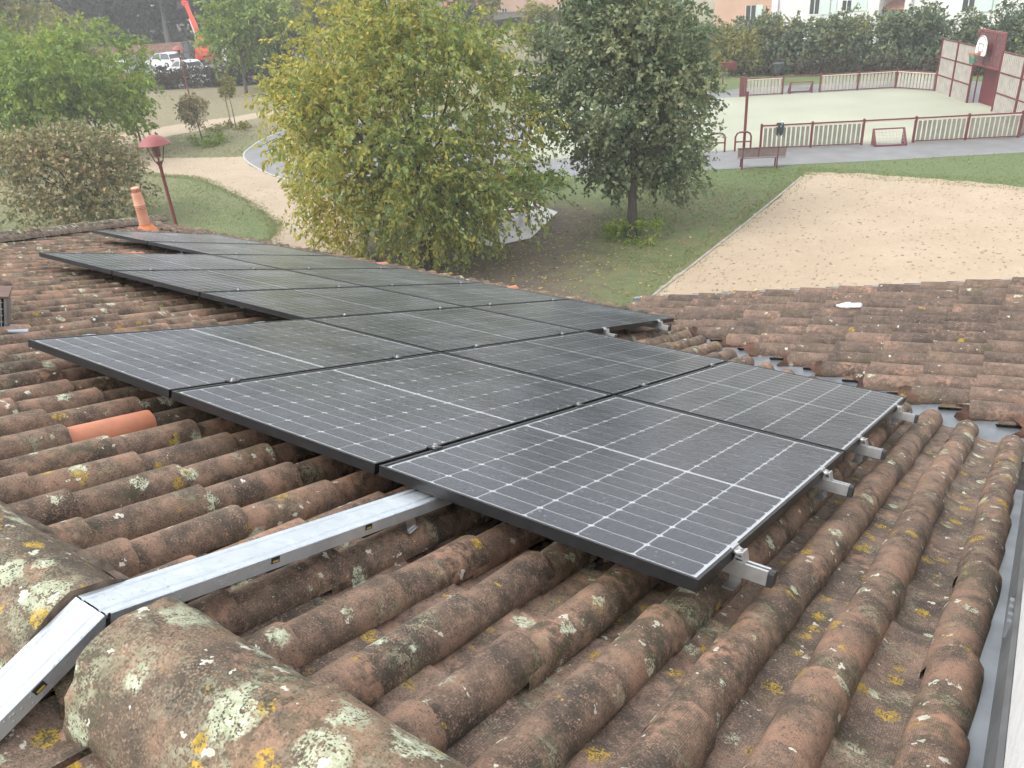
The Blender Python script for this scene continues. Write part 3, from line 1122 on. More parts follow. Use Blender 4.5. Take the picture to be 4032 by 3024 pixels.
M_LAWN = lawn_mat()
M_SAND = sand_mat('park_sand', (.31, .242, .172), (.375, .300, .218), .3)
M_GRAV = sand_mat('boules_gravel', (.325, .25, .172), (.395, .312, .224), .45)
M_ASPH = plain('wet_asphalt', (.165, .165, .168), .55, var=.12, scale=1.2, bump=.3)
M_COURT = plain('court_carpet', (.30, .31, .235), .8, var=.06, scale=.35)
M_LOT = plain('car_park_asphalt', (.13, .12, .11), .85, var=.15, scale=.4)
M_CONC = plain('wet_concrete', (.47, .46, .43), .35, var=.18, scale=1.5)
M_KERB = plain('kerb_stone', (.30, .27, .23), .9, var=.2, scale=4)
M_PAINT = plain('white_line_paint', (.72, .71, .68), .7, var=.1, scale=9)


def sheet(name, mat, pts, z, wob=0.0, step=.8, seed=1, curve=True):
    """a flat ground patch with a slightly uneven outline"""
    q = random.Random(seed)
    out = []
    n = len(pts)
    for i in range(n):
        a, b = Vector(pts[i]), Vector(pts[(i + 1) % n])
        m = max(1, int((b - a).length / step)) if wob else 1
        for k in range(m):
            p = a.lerp(b, k / m)
            out.append((p.x + q.uniform(-wob, wob), p.y + q.uniform(-wob, wob), 0))
    me = bpy.data.meshes.new(name)
    me.from_pydata(out, [], [list(range(len(out)))])
    me.materials.append(mat)
    me.update()
    o = link(name, me, None, Matrix.Translation((0, 0, z)))
    o['kind'] = 'structure'
    return o


def smooth_line(pts, m=6):
    """Catmull-Rom through 2-D points"""
    P = [Vector(p) for p in pts]
    out = []
    for i in range(len(P) - 1):
        p0, p1, p2, p3 = P[max(i - 1, 0)], P[i], P[i + 1], P[min(i + 2, len(P) - 1)]
        for k in range(m):
            t = k / m
            out.append(.5 * ((2 * p1) + (p2 - p0) * t + (2 * p0 - 5 * p1 + 4 * p2 - p3) * t * t + (3 * p1 - p0 - 3 * p2 + p3) * t ** 3))
    out.append(P[-1])
    return [tuple(p) for p in out]


sheet('lawn', M_LAWN, [(-2500, -900), (1500, -900), (1500, 2500), (-2500, 2500)], GZ)
lower = smooth_line([(-62, 13.5), (-47, 18.8), (-45.6, 20.3), (-40, 20.9), (-35.7, 20.9), (-33.5, 21.1), (-30.9, 20.4), (-27.2, 19.1), (-24.2, 17.7), (-22.5, 16.5), (-20.5, 13.5), (-19, 9)])
right = smooth_line([(-13.5, 9), (-16.3, 13), (-18.2, 16.2), (-21.5, 19), (-26, 21.6), (-28, 22.3), (-30.3, 22.9), (-33.1, 24.1), (-35.0, 25.2)])
up = smooth_line([(-39.8, 23.4), (-43.2, 24.5), (-44.6, 25.6), (-45.2, 27.8), (-44.7, 29.9), (-44.4, 34.5), (-43.4, 38), (-40.5, 46), (-36, 53.2), (-31.5, 54.8), (-22, 56.0)])
back = smooth_line([(-22, 57.2), (-32, 56.3), (-38, 55), (-42.3, 46), (-45.6, 37.5), (-46.8, 34.2), (-48.2, 31.9), (-48.9, 29.2), (-49.4, 26.8), (-50.2, 23.5), (-53, 21.3), (-63, 16.5)])
sheet('sand_path', M_SAND, lower + right + up + back, GZ + .004, .13, .22, 3)
# asphalt running track and court surround
tr_up = smooth_line([(-28, 22.3), (-30.3, 22.9), (-33.1, 24.1), (-35.1, 25.3), (-36.5, 26.8), (-38.2, 29.7), (-38.6, 33), (-36.5, 36.5), (-32, 38.5)])
tr_in = [(-30, 37), (-26, 39), (-22, 44), (-18, 50.2), (-11, 54), (-5.5, 54.5), (3, 44.5), (9, 44.5)]
tr_low = [(9, 42.2), (-1.4, 36.2), (-5.1, 33.9), (-8.7, 31.8), (-10.9, 30.3), (-14.5, 28.2), (-18.6, 26.2), (-22.5, 23.6)]
sheet('asphalt_path', M_ASPH, tr_up + tr_in + tr_low, GZ + .010, .02, 1.2, 4)


def strip(name, mat, line, w, z, h=0.0, kind='structure'):
    """a flat band (or a low kerb when h > 0) along a line"""
    mb = MB()
    V, F = [], []
    P = [Vector((p[0], p[1])) for p in line]
    for i, p in enumerate(P):
        t = (P[min(i + 1, len(P) - 1)] - P[max(i - 1, 0)]).normalized()
        nn = Vector((-t.y, t.x)) * w / 2
        if h:
            V += [(p.x - nn.x, p.y - nn.y, z), (p.x - nn.x, p.y - nn.y, z + h), (p.x + nn.x, p.y + nn.y, z + h), (p.x + nn.x, p.y + nn.y, z)]
        else:
            V += [(p.x - nn.x, p.y - nn.y, z), (p.x + nn.x, p.y + nn.y, z)]
    m = 4 if h else 2
    for i in range(len(P) - 1):
        for k in range(m - 1):
            a = i * m + k
            F.append([a, a + 1, a + 1 + m, a + m])
    mb.add(V, F)
    o = mb.build(name, mat, None, Matrix.Identity(4))
    if kind:
        o['kind'] = kind
    return o


strip('track_kerb', plain('pale_kerb', (.40, .39, .37), .8), tr_up, .08, GZ, .025)
strip('track_line', M_PAINT, smooth_line([(-30.5, 24.9), (-32.8, 25.9), (-34.6, 27.6), (-35.9, 30.0), (-36.2, 33)]), .09, GZ + .0145)
# multi-sport court floor: near corner, direction along the near fence, direction along the end wall
CN = Vector((-1.9, 39.0))
CA, CB = Vector((-.874, -.486)).normalized(), Vector((-.486, .874)).normalized()
cpt = lambda a, b: (CN.x + CA.x * a + CB.x * b, CN.y + CA.y * a + CB.y * b)
sheet('court_floor', M_COURT, [cpt(0, .05), cpt(21, .05), cpt(21, 14.3), cpt(.5, 14.3), cpt(-1.15, 12.6), cpt(-1.2, 8.5), cpt(-2.2, 8.4), cpt(-2.4, 6.0), cpt(-1.38, 5.9), cpt(-1.4, 1.6)], GZ + .016)
# boules gravel, its kerb, the car park, a concrete slab
sheet('boules_ground', M_GRAV, [(-7.95, 7), (-7.95, 22.8), (-8.15, 30.7), (-5.8, 31.0), (-3.5, 30.95), (-.9, 30.8), (12, 30.2), (12, 7)], GZ + .006, .12, .35, 8)
strip('boules_kerb', M_KERB, [(-7.92, 7), (-7.95, 22.8), (-8.1, 29.8)], .08, GZ, .03)
sheet('car_park', M_LOT, [(-74, 40.5), (-62.5, 46.0), (-59, 52), (-60, 80), (-84, 78), (-108, 64), (-95, 36), (-84, 32)], GZ + .007, .1, 2, 5)
sheet('concrete_slab', M_CONC, [(-13.6, 19.4), (-14.35, 22.3), (-17.6, 23.9), (-18.9, 21.0), (-17.3, 18.6), (-14.3, 18.2)], GZ + .03)
M_TERR = plain('wooded_bank', (.045, .042, .03), .95, var=.4, scale=.8)
mb = MB()
mb.add([(p[0], p[1], GZ + 1.45) for p in [(-140, 34), (-118, 49.7), (-101.6, 61.2), (-95.9, 64.3), (-86, 65.4), (-68, 66.6), (-60, 120), (-200, 190), (-320, 60)]], [list(range(9))])
tag(mb.build('terrace', M_TERR, None, Matrix.Identity(4)), kind='structure')
# ================================================================== trees, shrubs, hedges
def leaf_mat(name, stops, noise_scale=.7, trans=.28, grad=None, rough=.55):
    g = NG(name)
    geo = g.n('ShaderNodeNewGeometry')
    P = geo.outputs['Position']
    f = g.math('ADD', g.math('MULTIPLY', geo.outputs['Random Per Island'], .5), g.math('MULTIPLY', g.noise(P, noise_scale, 2), .75))
    f = g.math('SUBTRACT', f, .12)
    if grad:                      # leaves turn earlier on one side of the tree
        sp = g.n('ShaderNodeSeparateXYZ', i0=P)
        f = g.math('ADD', f, g.math('MULTIPLY', g.math('SUBTRACT', sp.outputs[0], grad[0]), grad[1]))
    c = g.ramp(f, stops)
    p = g.n('ShaderNodeBsdfPrincipled', Base__Color=c, Roughness=rough)
    g.set(p, 'Specular IOR Level', .3)
    t = g.n('ShaderNodeBsdfTranslucent', Color=g.mix(1.0, c, (1.2, 1.25, .75), 'MULTIPLY'))
    m = g.n('ShaderNodeMixShader', Fac=trans)
    g.t.links.new(p.outputs[0], m.inputs[1])
    g.t.links.new(t.outputs[0], m.inputs[2])
    g.t.links.new(m.outputs[0], g.out.inputs[0])
    return g.mat


def bark_mat(name, a, b):
    g = NG(name)
    P = g.pos()
    Ps = g.vmul(P, (1, 1, .25))
    c = g.ramp(g.noise(Ps, 9, 5, .7), [(.35, a), (.65, b)])
    g.principled(Base__Color=c, Roughness=.9, Normal=g.bump(g.noise(Ps, 22, 4), .7, .03))
    return g.mat


M_BARK = bark_mat('grey_brown_bark', (.045, .038, .030), (.12, .10, .08))
M_BARKD = bark_mat('dark_bark', (.028, .024, .020), (.075, .062, .05))
M_BARKP = bark_mat('pale_pine_bark', (.10, .09, .085), (.22, .20, .19))
L_YEL = leaf_mat('yellowing_leaf', [(.18, (0.144, 0.211, 0.079)), (.42, (0.237, 0.267, 0.083)), (.62, (0.366, 0.329, 0.083)), (.85, (0.545, 0.435, 0.099))], .55, .38, grad=(-16.0, -.035))
L_OAK = leaf_mat('oak_leaf', [(.2, (0.091, 0.133, 0.076)), (.5, (0.145, 0.186, 0.103)), (.72, (0.216, 0.232, 0.122)), (.92, (0.323, 0.289, 0.150))], .8, .18)
L_GRN = leaf_mat('fresh_green_leaf', [(.2, (0.106, 0.173, 0.039)), (.5, (0.176, 0.249, 0.048)), (.75, (0.267, 0.326, 0.058)), (.95, (0.381, 0.365, 0.069))], .5, .32)
L_BRN = leaf_mat('browning_leaf', [(.2, (0.128, 0.144, 0.072)), (.45, (0.210, 0.207, 0.108)), (.68, (0.323, 0.255, 0.147)), (.86, (0.435, 0.277, 0.180)), (.97, (0.495, 0.135, 0.090))], .6, .22)
L_GRY = leaf_mat('grey_green_leaf', [(.2, (.040, .052, .036)), (.55, (.068, .080, .050)), (.9, (.115, .115, .065))], .4, .2)
L_YGR = leaf_mat('pale_yellow_leaf', [(.2, (0.115, 0.132, 0.046)), (.55, (0.213, 0.201, 0.057)), (.9, (0.345, 0.287, 0.069))], .4, .3)
L_PIN = leaf_mat('pine_needle', [(.2, (.020, .027, .022)), (.55, (.032, .042, .032)), (.9, (.052, .058, .042))], .3, .1)
L_HDG = leaf_mat('hedge_leaf', [(.22, (0.065, 0.097, 0.059)), (.5, (0.105, 0.143, 0.083)), (.70, (0.157, 0.183, 0.089)), (.82, (0.228, 0.221, 0.071)), (.95, (0.370, 0.313, 0.071))], .35, .2)
L_RED = leaf_mat('reddish_hedge_leaf', [(.2, (.035, .026, .022)), (.55, (.060, .045, .034)), (.9, (.085, .080, .045))], .5, .15)


def leaves(P, D, N, L, wr, rs):
    """P base points, D axis, N side; a folded rhombus per leaf"""
    n = len(P)
    L = L * rs.uniform(.5, 1.4, (n, 1))
    S = np.cross(D, N)
    S /= np.linalg.norm(S, axis=1, keepdims=True) + 1e-9
    U = np.cross(S, D)
    mid = P + D * L * .45
    w = L * wr
    V = np.stack([P, mid + S * w * .5 + U * L * .12, P + D * L, mid - S * w * .5 + U * L * .12], 1).reshape(-1, 3)
    b = np.arange(n)[:, None] * 4
    F = np.concatenate([b + np.array([[0, 1, 2]]), b + np.array([[0, 2, 3]])], 1).reshape(-1, 3)
    return V, F


def unit(a):
    return a / (np.linalg.norm(a, axis=1, keepdims=True) + 1e-9)


def foliage(rs, lobes, lob_r, n_twig, per, twig_len, leaf, wr=.55, droop=.9, centre=None, spread=.5):
    """leaves set along twigs that grow outwards from the lobes"""
    li = rs.randint(0, len(lobes), n_twig)
    off = rs.normal(0, 1, (n_twig, 3))
    off = unit(off) * (rs.uniform(0, 1, (n_twig, 1)) ** .45)
    R0 = lobes[li] + off * lob_r[li][:, None] * np.array([1, 1, .8])
    out = unit(unit(off) * .7 + unit(R0 - centre) * .8 + np.array([0, 0, .25]) + rs.normal(0, spread, (n_twig, 3)))
    tl = twig_len * rs.uniform(.5, 1.3, (n_twig, 1))
    t = np.linspace(.12, 1.0, per)
    P, A = [], []
    for k in t:
        p = R0 + out * tl * k + np.array([0, 0, -1.0]) * droop * tl * k * k * .55
        P.append(p)
        A.append(unit(out + np.array([0, 0, -1.0]) * droop * k * 1.1))
    P = np.stack(P, 1)
    A = np.stack(A, 1)
    nl = n_twig * per
    P = P.reshape(-1, 3) + rs.normal(0, leaf * .25, (nl, 3))
    A = A.reshape(-1, 3)
    D = unit(A * .55 + rs.normal(0, .62, (nl, 3)) + np.array([0, 0, -.55]) * droop)
    N = unit(rs.normal(0, 1, (nl, 3)))
    V, F = leaves(P, D, N, leaf, wr, rs)
    ends = np.stack([R0, R0 + out * tl * .5 - np.array([0, 0, 1.0]) * droop * tl * .14, R0 + out * tl - np.array([0, 0, 1.0]) * droop * tl * .55], 1)
    return V, F, ends


def tree(name, label, base, h, tr, cc, cr, n_lobe, n_twig, per, twig, leaf, lm, bm, seed, cat='tree', group=None, droop=.9, lobe_k=.30,
         wr=.55, clear=.25, shape=0.0, twigs=0, lean=(0, 0), low=0.0, extra=()):
    """cc = crown centre (offset from base), cr = crown radii"""
    rs = np.random.RandomState(seed)
    q = random.Random(seed)
    base = np.array(base, float)
    c0 = base + np.array(cc, float)
    cr = np.array(cr, float)
    d = unit(rs.normal(0, 1, (n_lobe, 3)))
    rr = rs.uniform(.25, 1, (n_lobe, 1)) ** .5 * .80
    wob = 1 + .22 * np.sin(d[:, :1] * 3.1 + seed) * np.cos(d[:, 1:2] * 2.7 + seed * 1.7) + rs.uniform(-.12, .12, (n_lobe, 1))
    pz = d * rr * wob
    if shape:                       # narrow the crown towards the top
        kz = 1 - shape * np.clip(pz[:, 2:3] + .2, 0, 1)
        pz[:, :2] *= kz
    lobes = c0 + pz * cr
    if low:
        lobes[:, 2] = np.maximum(lobes[:, 2], base[2] + low)
    if extra:                       # single boughs that reach out of the crown
        lobes[-len(extra):] = base + np.array(extra, float)
    lob_r = np.mean(cr) * lobe_k * rs.uniform(.7, 1.25, n_lobe)
    V, F, ends = foliage(rs, lobes, lob_r, n_twig, per, twig, leaf, wr, droop, c0)
    V[:, 2] = np.maximum(V[:, 2], base[2] + .05)
    t = thing(name, label, cat, tuple(base), 0, group)
    off = np.array(base)
    crown = fast_mesh('crown', V - off, F, lm)
    link('crown', crown, t, WMX[t.name])
    # trunk and limbs
    mb = MB()
    top = np.array([lean[0] * h + cc[0] * .7, lean[1] * h + cc[1] * .7, cc[2] + cr[2] * .45])
    pts, rads = [], []
    for i in range(7):
        k = i / 6
        pts.append((top[0] * k ** 1.3 + q.uniform(-1, 1) * tr * .5 * (0 < i < 6), top[1] * k ** 1.3 + q.uniform(-1, 1) * tr * .5 * (0 < i < 6), top[2] * k - (.15 if i == 0 else 0)))
        rads.append(tr * (1.25 if i == 0 else 1) * (1 - .82 * k))
    mb.tube(pts, rads, 9)
    nl = min(n_lobe, 34)
    for i in range(nl):
        e = lobes[i] - base
        zk = min(max(clear * h + (e[2] - clear * h) * .35, clear * h * .8), top[2] * .95)
        k = zk / top[2]
        s = np.array([top[0] * k ** 1.3, top[1] * k ** 1.3, zk])
        m = s + (e - s) * .5 + np.array([q.uniform(-1, 1), q.uniform(-1, 1), q.uniform(-.2, 1.0)]) * np.linalg.norm(e - s) * .10
        r0 = tr * (1 - .82 * k) * .55
        mb.tube([tuple(s), tuple(m), tuple(e)], [r0, r0 * .6, r0 * .18], 5, cap=False)
    mb.build('trunk', bm, t, smooth=True)
    if twigs:
        mb = MB()
        for i in range(twigs):
            a = ends[i] - base
            mb.tube([tuple(p) for p in a], [leaf * .10, leaf * .07, leaf * .03], 3, cap=False)
        mb.build('twigs', bm, t)['kind'] = 'stuff'
    return t


def bushy(name, label, base, size, rot, n_lobe, n_twig, per, twig, leaf, lm, seed, cat, group=None, stems=True, kind=None):
    stems = stems and cat not in ('plants',) and size[2] > 1.2
    """shrub or hedge: lobes fill a box-like volume that sits on the ground"""
    rs = np.random.RandomState(seed)
    base = np.array(base, float)
    lx, ly, lz = size
    u = rs.uniform(-1, 1, (n_lobe, 3))
    u[:, 2] = rs.uniform(.05, 1, n_lobe) ** .8
    L = np.stack([u[:, 0] * lx / 2, u[:, 1] * ly / 2, u[:, 2] * lz * (.86 + .1 * np.sin(u[:, 0] * 9 + seed))], 1)
    lob_r = min(ly, lz) * .30 * rs.uniform(.7, 1.3, n_lobe)
    cen = L.copy()
    cen[:, 2] = lz * .2
    cen[:, 1] *= .3
    V, F, ends = foliage(rs, L, lob_r, n_twig, per, twig, leaf, .6, .5, np.array([0, 0, lz * .15]), .6)
    V[:, 2] = np.maximum(V[:, 2], .03)
    M = Matrix.Translation(Vector(base)) @ Matrix.Rotation(rot, 4, 'Z')
    t = thing(name, label, cat, M=M, group=group)
    link('foliage', fast_mesh('foliage', V, F, lm), t, M)
    if stems:
        mb = MB()
        for i in range(min(n_lobe, 24)):
            e = L[i]
            b = (e[0] * .6, e[1] * .4, -.1)
            mb.tube([b, (e[0] * .8, e[1] * .7, e[2] * .55), tuple(e)], [.035, .025, .01], 4, cap=False)
        mb.build('stem', M_BARKD, t, M)
    return t


# the two trees that stand right behind the eave
tree('yellowing_tree', 'big round tree turning yellow right behind the solar panels', (-14.9, 15.7, GZ), 8.2, .17, (-.9, 1.1, 4.0), (4.45, 4.1, 4.3),
     90, 3300, 18, .85, .155, L_YEL, M_BARKD, 11, droop=.8, lobe_k=.25, wr=.50, clear=.13, twigs=500, low=.75, extra=((.2, .0, 1.2), (-.2, .3, 1.9), (.5, .3, 2.3), (-2.6, -1.0, 1.7), (-3.3, .0, 1.9), (1.5, .8, 1.5), (-1.3, -1.0, 1.4), (2.3, 1.6, 1.8), (-1.9, .4, 1.3), (-2.9, -.4, 1.2), (.9, -.2, 1.7)))
tree('oak_tree', 'dark green oak with a short bare trunk beside the gravel court', (-10.7, 20.8, GZ), 8.5, .16, (-.6, 1.0, 4.4), (3.0, 2.8, 4.3),
     70, 3300, 14, .55, .145, L_OAK, M_BARKD, 23, droop=.45, lobe_k=.30, wr=.62, clear=.2, shape=.22, twigs=260, low=1.15)
# left: fresh green tree, browning shrub, dark shrub at the edge
tree('green_tree', 'fresh light green tree behind the brown shrub on the left', (-44.0, 21.8, GZ), 7.4, .15, (-.5, .1, 4.0), (4.3, 4.3, 3.4),
     66, 1800, 14, 1.0, .26, L_GRN, M_BARK, 31, droop=.75, lobe_k=.26, wr=.5, clear=.2, low=.9, extra=((2.3, 1.3, 2.9), (2.8, 1.7, 2.5), (2.2, 1.5, 2.4), (2.7, 2.0, 3.6), (2.4, 1.8, 3.0), (2.2, 1.4, 4.2)))
tree('browning_shrub', 'tall shrub with browning leaves left of the red lamp post', (-30.2, 13.9, GZ), 4.4, .07, (-.1, .1, 1.95), (2.95, 2.7, 2.15),
     50, 1900, 10, .55, .135, L_BRN, M_BARKD, 37, cat='shrub', droop=.25, lobe_k=.30, wr=.72, clear=.05, twigs=200)
tree('dark_shrub', 'dark green shrub cut off by the left edge of the picture', (-46.8, 16.6, GZ), 3.8, .07, (0, 0, 1.9), (1.9, 1.9, 1.9),
     24, 420, 10, .5, .2, L_GRY, M_BARKD, 41, cat='shrub', droop=.3, clear=.05)
# middle distance on the left
tree('park_tree', 'mid green tree with a leaning bare trunk in front of the red telehandler', (-55.6, 42.3, GZ), 7.6, .13, (-.2, 1.5, 4.9), (3.7, 3.7, 3.0),
     44, 800, 12, 1.0, .34, L_GRN, M_BARK, 43, droop=.6, clear=.3, shape=.3, low=2.7)
tree('young_tree', 'small leafy young tree beside the sand path', (-40.7, 27.0, GZ), 2.9, .045, (-.75, .4, 1.85), (.72, .72, 1.05),
     16, 230, 9, .32, .15, L_BRN, M_BARK, 47, droop=.8, clear=.3, low=.75)
tree('staked_sapling', 'thin yellowing sapling held by a stake near the sand path', (-42.4, 30.7, GZ), 3.0, .035, (-.8, .6, 2.45), (.55, .55, .55),
     12, 130, 9, .28, .14, L_YGR, M_BARK, 53, droop=.5, clear=.6)
stk = thing('tree_stake', 'thin wooden stake beside the sapling', 'stake', (-43.2, 31.0, GZ))
mb = MB()
mb.tube([(0, 0, -.1), (-.45, .32, 1.75)], .035, 6).tube([(-.42, .30, 1.70), (-.12, .33, 1.62)], .025, 5)
mb.build('pole', plain('stake_wood', (.20, .16, .11), .9), stk)
tree('grey_green_tree', 'dull grey green tree behind the yellowing tree, beside the car park hedge', (-59.5, 48.6, GZ), 7, .16, (0, 0, 3.7), (3.6, 3.4, 3.4),
     40, 720, 12, .9, .32, L_GRY, M_BARKD, 59, droop=.5, clear=.12, low=.8)
tree('pale_tree', 'tall pale yellow tree rising above the grey green tree', (-69, 64, GZ), 11, .2, (0, 0, 6.5), (5.2, 5.0, 4.8),
     40, 700, 12, 1.3, .48, L_YGR, M_BARK, 61, droop=.5, clear=.3)
tree('olive_tree', 'olive yellow tree filling the top left corner', (-78, 37.5, GZ), 9.5, .2, (0, 0, 5.0), (6.2, 5.6, 4.6),
     46, 780, 12, 1.3, .48, L_YGR, M_BARK, 67, droop=.5, clear=.2)
for i, (x, y, hh, rr_, lm_, lab) in enumerate([
        (-40.7, 62.6, 4.6, 1.9, L_YGR, 'small pale tree on the far lawn in front of the pink house'),
        (-36.6, 63.5, 4.4, 1.8, L_GRY, 'small greyish tree right of the pale one on the far lawn'),
        (-47.5, 60.0, 5.6, 2.3, L_GRY, 'bushy grey green tree behind the crown of the yellowing tree'),
        (-31.0, 66.0, 6.0, 2.6, L_HDG, 'dark tree showing behind the oak crown'),
        (-52.5, 70.0, 7.0, 3.0, L_YGR, 'yellowish tree left of the orange house')]):
    tree('far_lawn_tree', lab, (x, y, GZ), hh, .1, (0, 0, hh * .6), (rr_, rr_, hh * .4), 22, 330, 10, .7, .32, lm_, M_BARK, 71 + i, group='small trees on the far lawn', droop=.5, clear=.25)
# dark pines on the terrace behind the wall
PIN = [(-111.5, 69.7, 17, .50, 'pine with a thick pale leaning trunk behind the wall'), (-98.4, 65.4, 14, .36, 'pine with a thinner pale trunk left of the telehandler'),
       (-106, 62, 15, .4, 'dark pine behind the green tree on the left'), (-119, 58, 16, .4, 'dark pine at the far left of the wood'),
       (-88, 74, 15, .4, 'dark pine behind the telehandler boom'), (-124, 78, 17, .45, 'dark pine deep in the wood behind the wall'), (-95, 80, 15, .4, 'dark pine right of the leaning one')]
for i, (x, y, hh, tr_, lab) in enumerate(PIN):
    tree('pine_tree', lab, (x, y, GZ + 1.4), hh, tr_, (0, 0, hh * .62), (6.5, 6.0, hh * .40), 30, 420, 12, 1.9, .62, L_PIN, M_BARKP, 91 + i, group='dark pines behind the wall', droop=.5, clear=.3,
         low=3.2 if i > 1 else 4.6)
# undergrowth of the wood, one mass
rs = np.random.RandomState(5)
nu = 900
lob = np.stack([rs.uniform(-150, -80, nu), np.zeros(nu), rs.uniform(.4, 12.5, nu)], 1)
lob[:, 1] = np.interp(lob[:, 0], [-150, -118, -101.6, -95.9, -80], [40, 50, 61.5, 64.6, 66]) + rs.uniform(4, 26, nu)
lob[:, 2] += GZ + 1.6
V, F, _e = foliage(rs, lob, np.full(nu, 2.2), 5200, 10, 1.8, .95, .6, .4, np.array([-110, 70, GZ]))
tag(link('undergrowth', fast_mesh('undergrowth', V, F, L_PIN)), 'dark mass of undergrowth between the pine trunks', 'undergrowth', kind='stuff')
# hedges
bushy('car_park_hedge', 'low reddish brown hedge in front of the parked cars', (-65.0, 44.2, GZ), (9.6, 1.3, 1.75), rad(27), 76, 1300, 8, .4, .17, L_RED, 101, 'hedge')
bushy('car_park_hedge', 'dark hedge right of the leaning tree trunk', (-60.0, 47.8, GZ), (6.5, 1.6, 1.9), rad(60), 50, 700, 8, .45, .19, L_GRY, 103, 'hedge')
bushy('car_park_hedge', 'small dark green shrub left of the reddish hedge', (-71.3, 42.6, GZ), (2.6, 1.4, 1.7), rad(27), 20, 260, 8, .4, .18, L_HDG, 105, 'hedge')
HX = [(-33, 58.3, 3.6, L_HDG, 'dark green length of hedge hidden behind the oak'), (-27.5, 58.2, 3.4, L_HDG, 'dark green length of hedge just right of the oak crown'), (-22.2, 57.4, 3.3, L_HDG, 'green hedge length behind the left end of the far fence'),
      (-17.0, 58.0, 3.3, L_HDG, 'green hedge length behind the far goal'), (-11.9, 58.6, 3.5, L_HDG, 'hedge length with yellow leaves behind the far fence'),
      (-6.8, 59.6, 3.6, L_HDG, 'tall hedge length behind the basketball hoop'), (-1.4, 60.4, 3.5, L_HDG, 'dark hedge length at the right edge of the picture'), (4.0, 61.0, 3.5, L_HDG, 'last hedge length beyond the right edge')]
for i, (x, y, hh, lm_, lab) in enumerate(HX[:-1]):
    bushy('tall_hedge', lab, (x, y, GZ), (6.0, 2.4, hh), rad(8), 60, 1250, 9, .55, .24, lm_, 111 + i, 'hedge', 'tall hedge along the houses')
bushy('yellow_shrub', 'yellow leaved shrub between the oak and the hedge', (-20.6, 56.0, GZ), (2.8, 2.2, 2.9), 0, 26, 420, 9, .5, .22, L_YGR, 131, 'shrub')
bushy('brown_undershrub', 'low brown dry growth along the foot of the tall hedge', (-12.5, 56.6, GZ), (16, 1.2, 1.1), rad(6), 70, 800, 8, .4, .2, L_RED, 133, 'shrub')
bushy('leafy_ground_shrub', 'small bright green plants round the foot of the young tree', (-40.2, 26.9, GZ), (1.9, 1.5, .45), 0, 14, 150, 7, .25, .13, L_GRN, 135, 'plants')
bushy('leafy_ground_shrub', 'small green plants round the foot of the staked sapling', (-42.6, 30.3, GZ), (2.6, 1.6, .4), rad(35), 14, 150, 7, .25, .14, L_YGR, 137, 'plants')
bushy('leafy_ground_shrub', 'bright green ivy round the foot of the oak', (-10.6, 20.7, GZ), (1.5, 1.1, .55), 0, 14, 210, 7, .22, .10, L_GRN, 139, 'plants')
bushy('leafy_ground_shrub', 'green ground cover behind the picnic table', (-17.6, 25.4, GZ), (3.2, 1.6, .5), rad(20), 22, 320, 7, .25, .12, L_GRN, 141, 'plants')

# grass blades over the nearer lawns (nobody could count them)
rs = np.random.RandomState(77)
random.seed(9)


def tufts(n, x0, x1, y0, y1, keep):
    p = np.stack([rs.uniform(x0, x1, n), rs.uniform(y0, y1, n)], 1)
    return p[np.array([keep(a, b) for a, b in p])]


def inside(poly, x, y):
    r = False
    j = len(poly) - 1
    for i in range(len(poly)):
        xi, yi = poly[i][0], poly[i][1]
        xj, yj = poly[j][0], poly[j][1]
        if (yi > y) != (yj > y) and x < (xj - xi) * (y - yi) / (yj - yi) + xi:
            r = not r
        j = i
    return r


SANDP = lower + right + up + back
ASPH = tr_up + tr_in + tr_low
nz_ = lambda x, y: .5 + .5 * math.sin(x * .9 + 1.3 * math.sin(y * .7)) * math.cos(y * 1.1 + math.sin(x * .6))
ok = lambda x, y: not inside(SANDP, x, y) and not inside(ASPH, x, y) and random.random() < .25 + .75 * nz_(x, y)
_e1 = np.array(smooth_line(lower, 3))[:, :2]
_e1 = _e1[rs.randint(0, len(_e1), 5000)] + rs.normal(0, .16, (5000, 2))
_e1 = _e1[_e1[:, 0] > -46]
pts = np.concatenate([_e1, tufts(16000, -38, -19.5, 10, 21.2, ok), tufts(5000, -8.8, 6, 30.9, 36.5, lambda x, y: ok(x, y)), tufts(2500, -8.6, 8, 30.2, 31.6, lambda x, y: True), tufts(1500, -8.6, -7.7, 9, 31, lambda x, y: True),
                      tufts(9000, -13.0, -8.1, 18, 31, lambda x, y: ok(x, y) and (x + 14.5) ** 2 + (y - 16.5) ** 2 > 16), tufts(9000, -45, -34, 23.5, 32, ok)])
nb_ = len(pts)
B = np.stack([pts[:, 0], pts[:, 1], np.full(nb_, GZ)], 1).repeat(3, 0)
nb_ *= 3
B[:, :2] += rs.normal(0, .035, (nb_, 2))
hh = rs.uniform(.02, .07, (nb_, 1))
dirn = unit(np.concatenate([rs.normal(0, .5, (nb_, 2)), np.ones((nb_, 1))], 1))
sd_ = unit(np.cross(dirn, rs.normal(0, 1, (nb_, 3))))
V = np.stack([B - sd_ * .011, B + sd_ * .011, B + dirn * hh], 1).reshape(-1, 3)
F = np.arange(nb_ * 3).reshape(-1, 3)
L_GRS = leaf_mat('grass_blade', [(.2, (.150, .205, .075)), (.55, (.205, .235, .10)), (.9, (.285, .26, .145))], .5, .25)
tag(link('grass', fast_mesh('grass', V, F, L_GRS)), 'short green lawn grass', 'grass', kind='stuff')
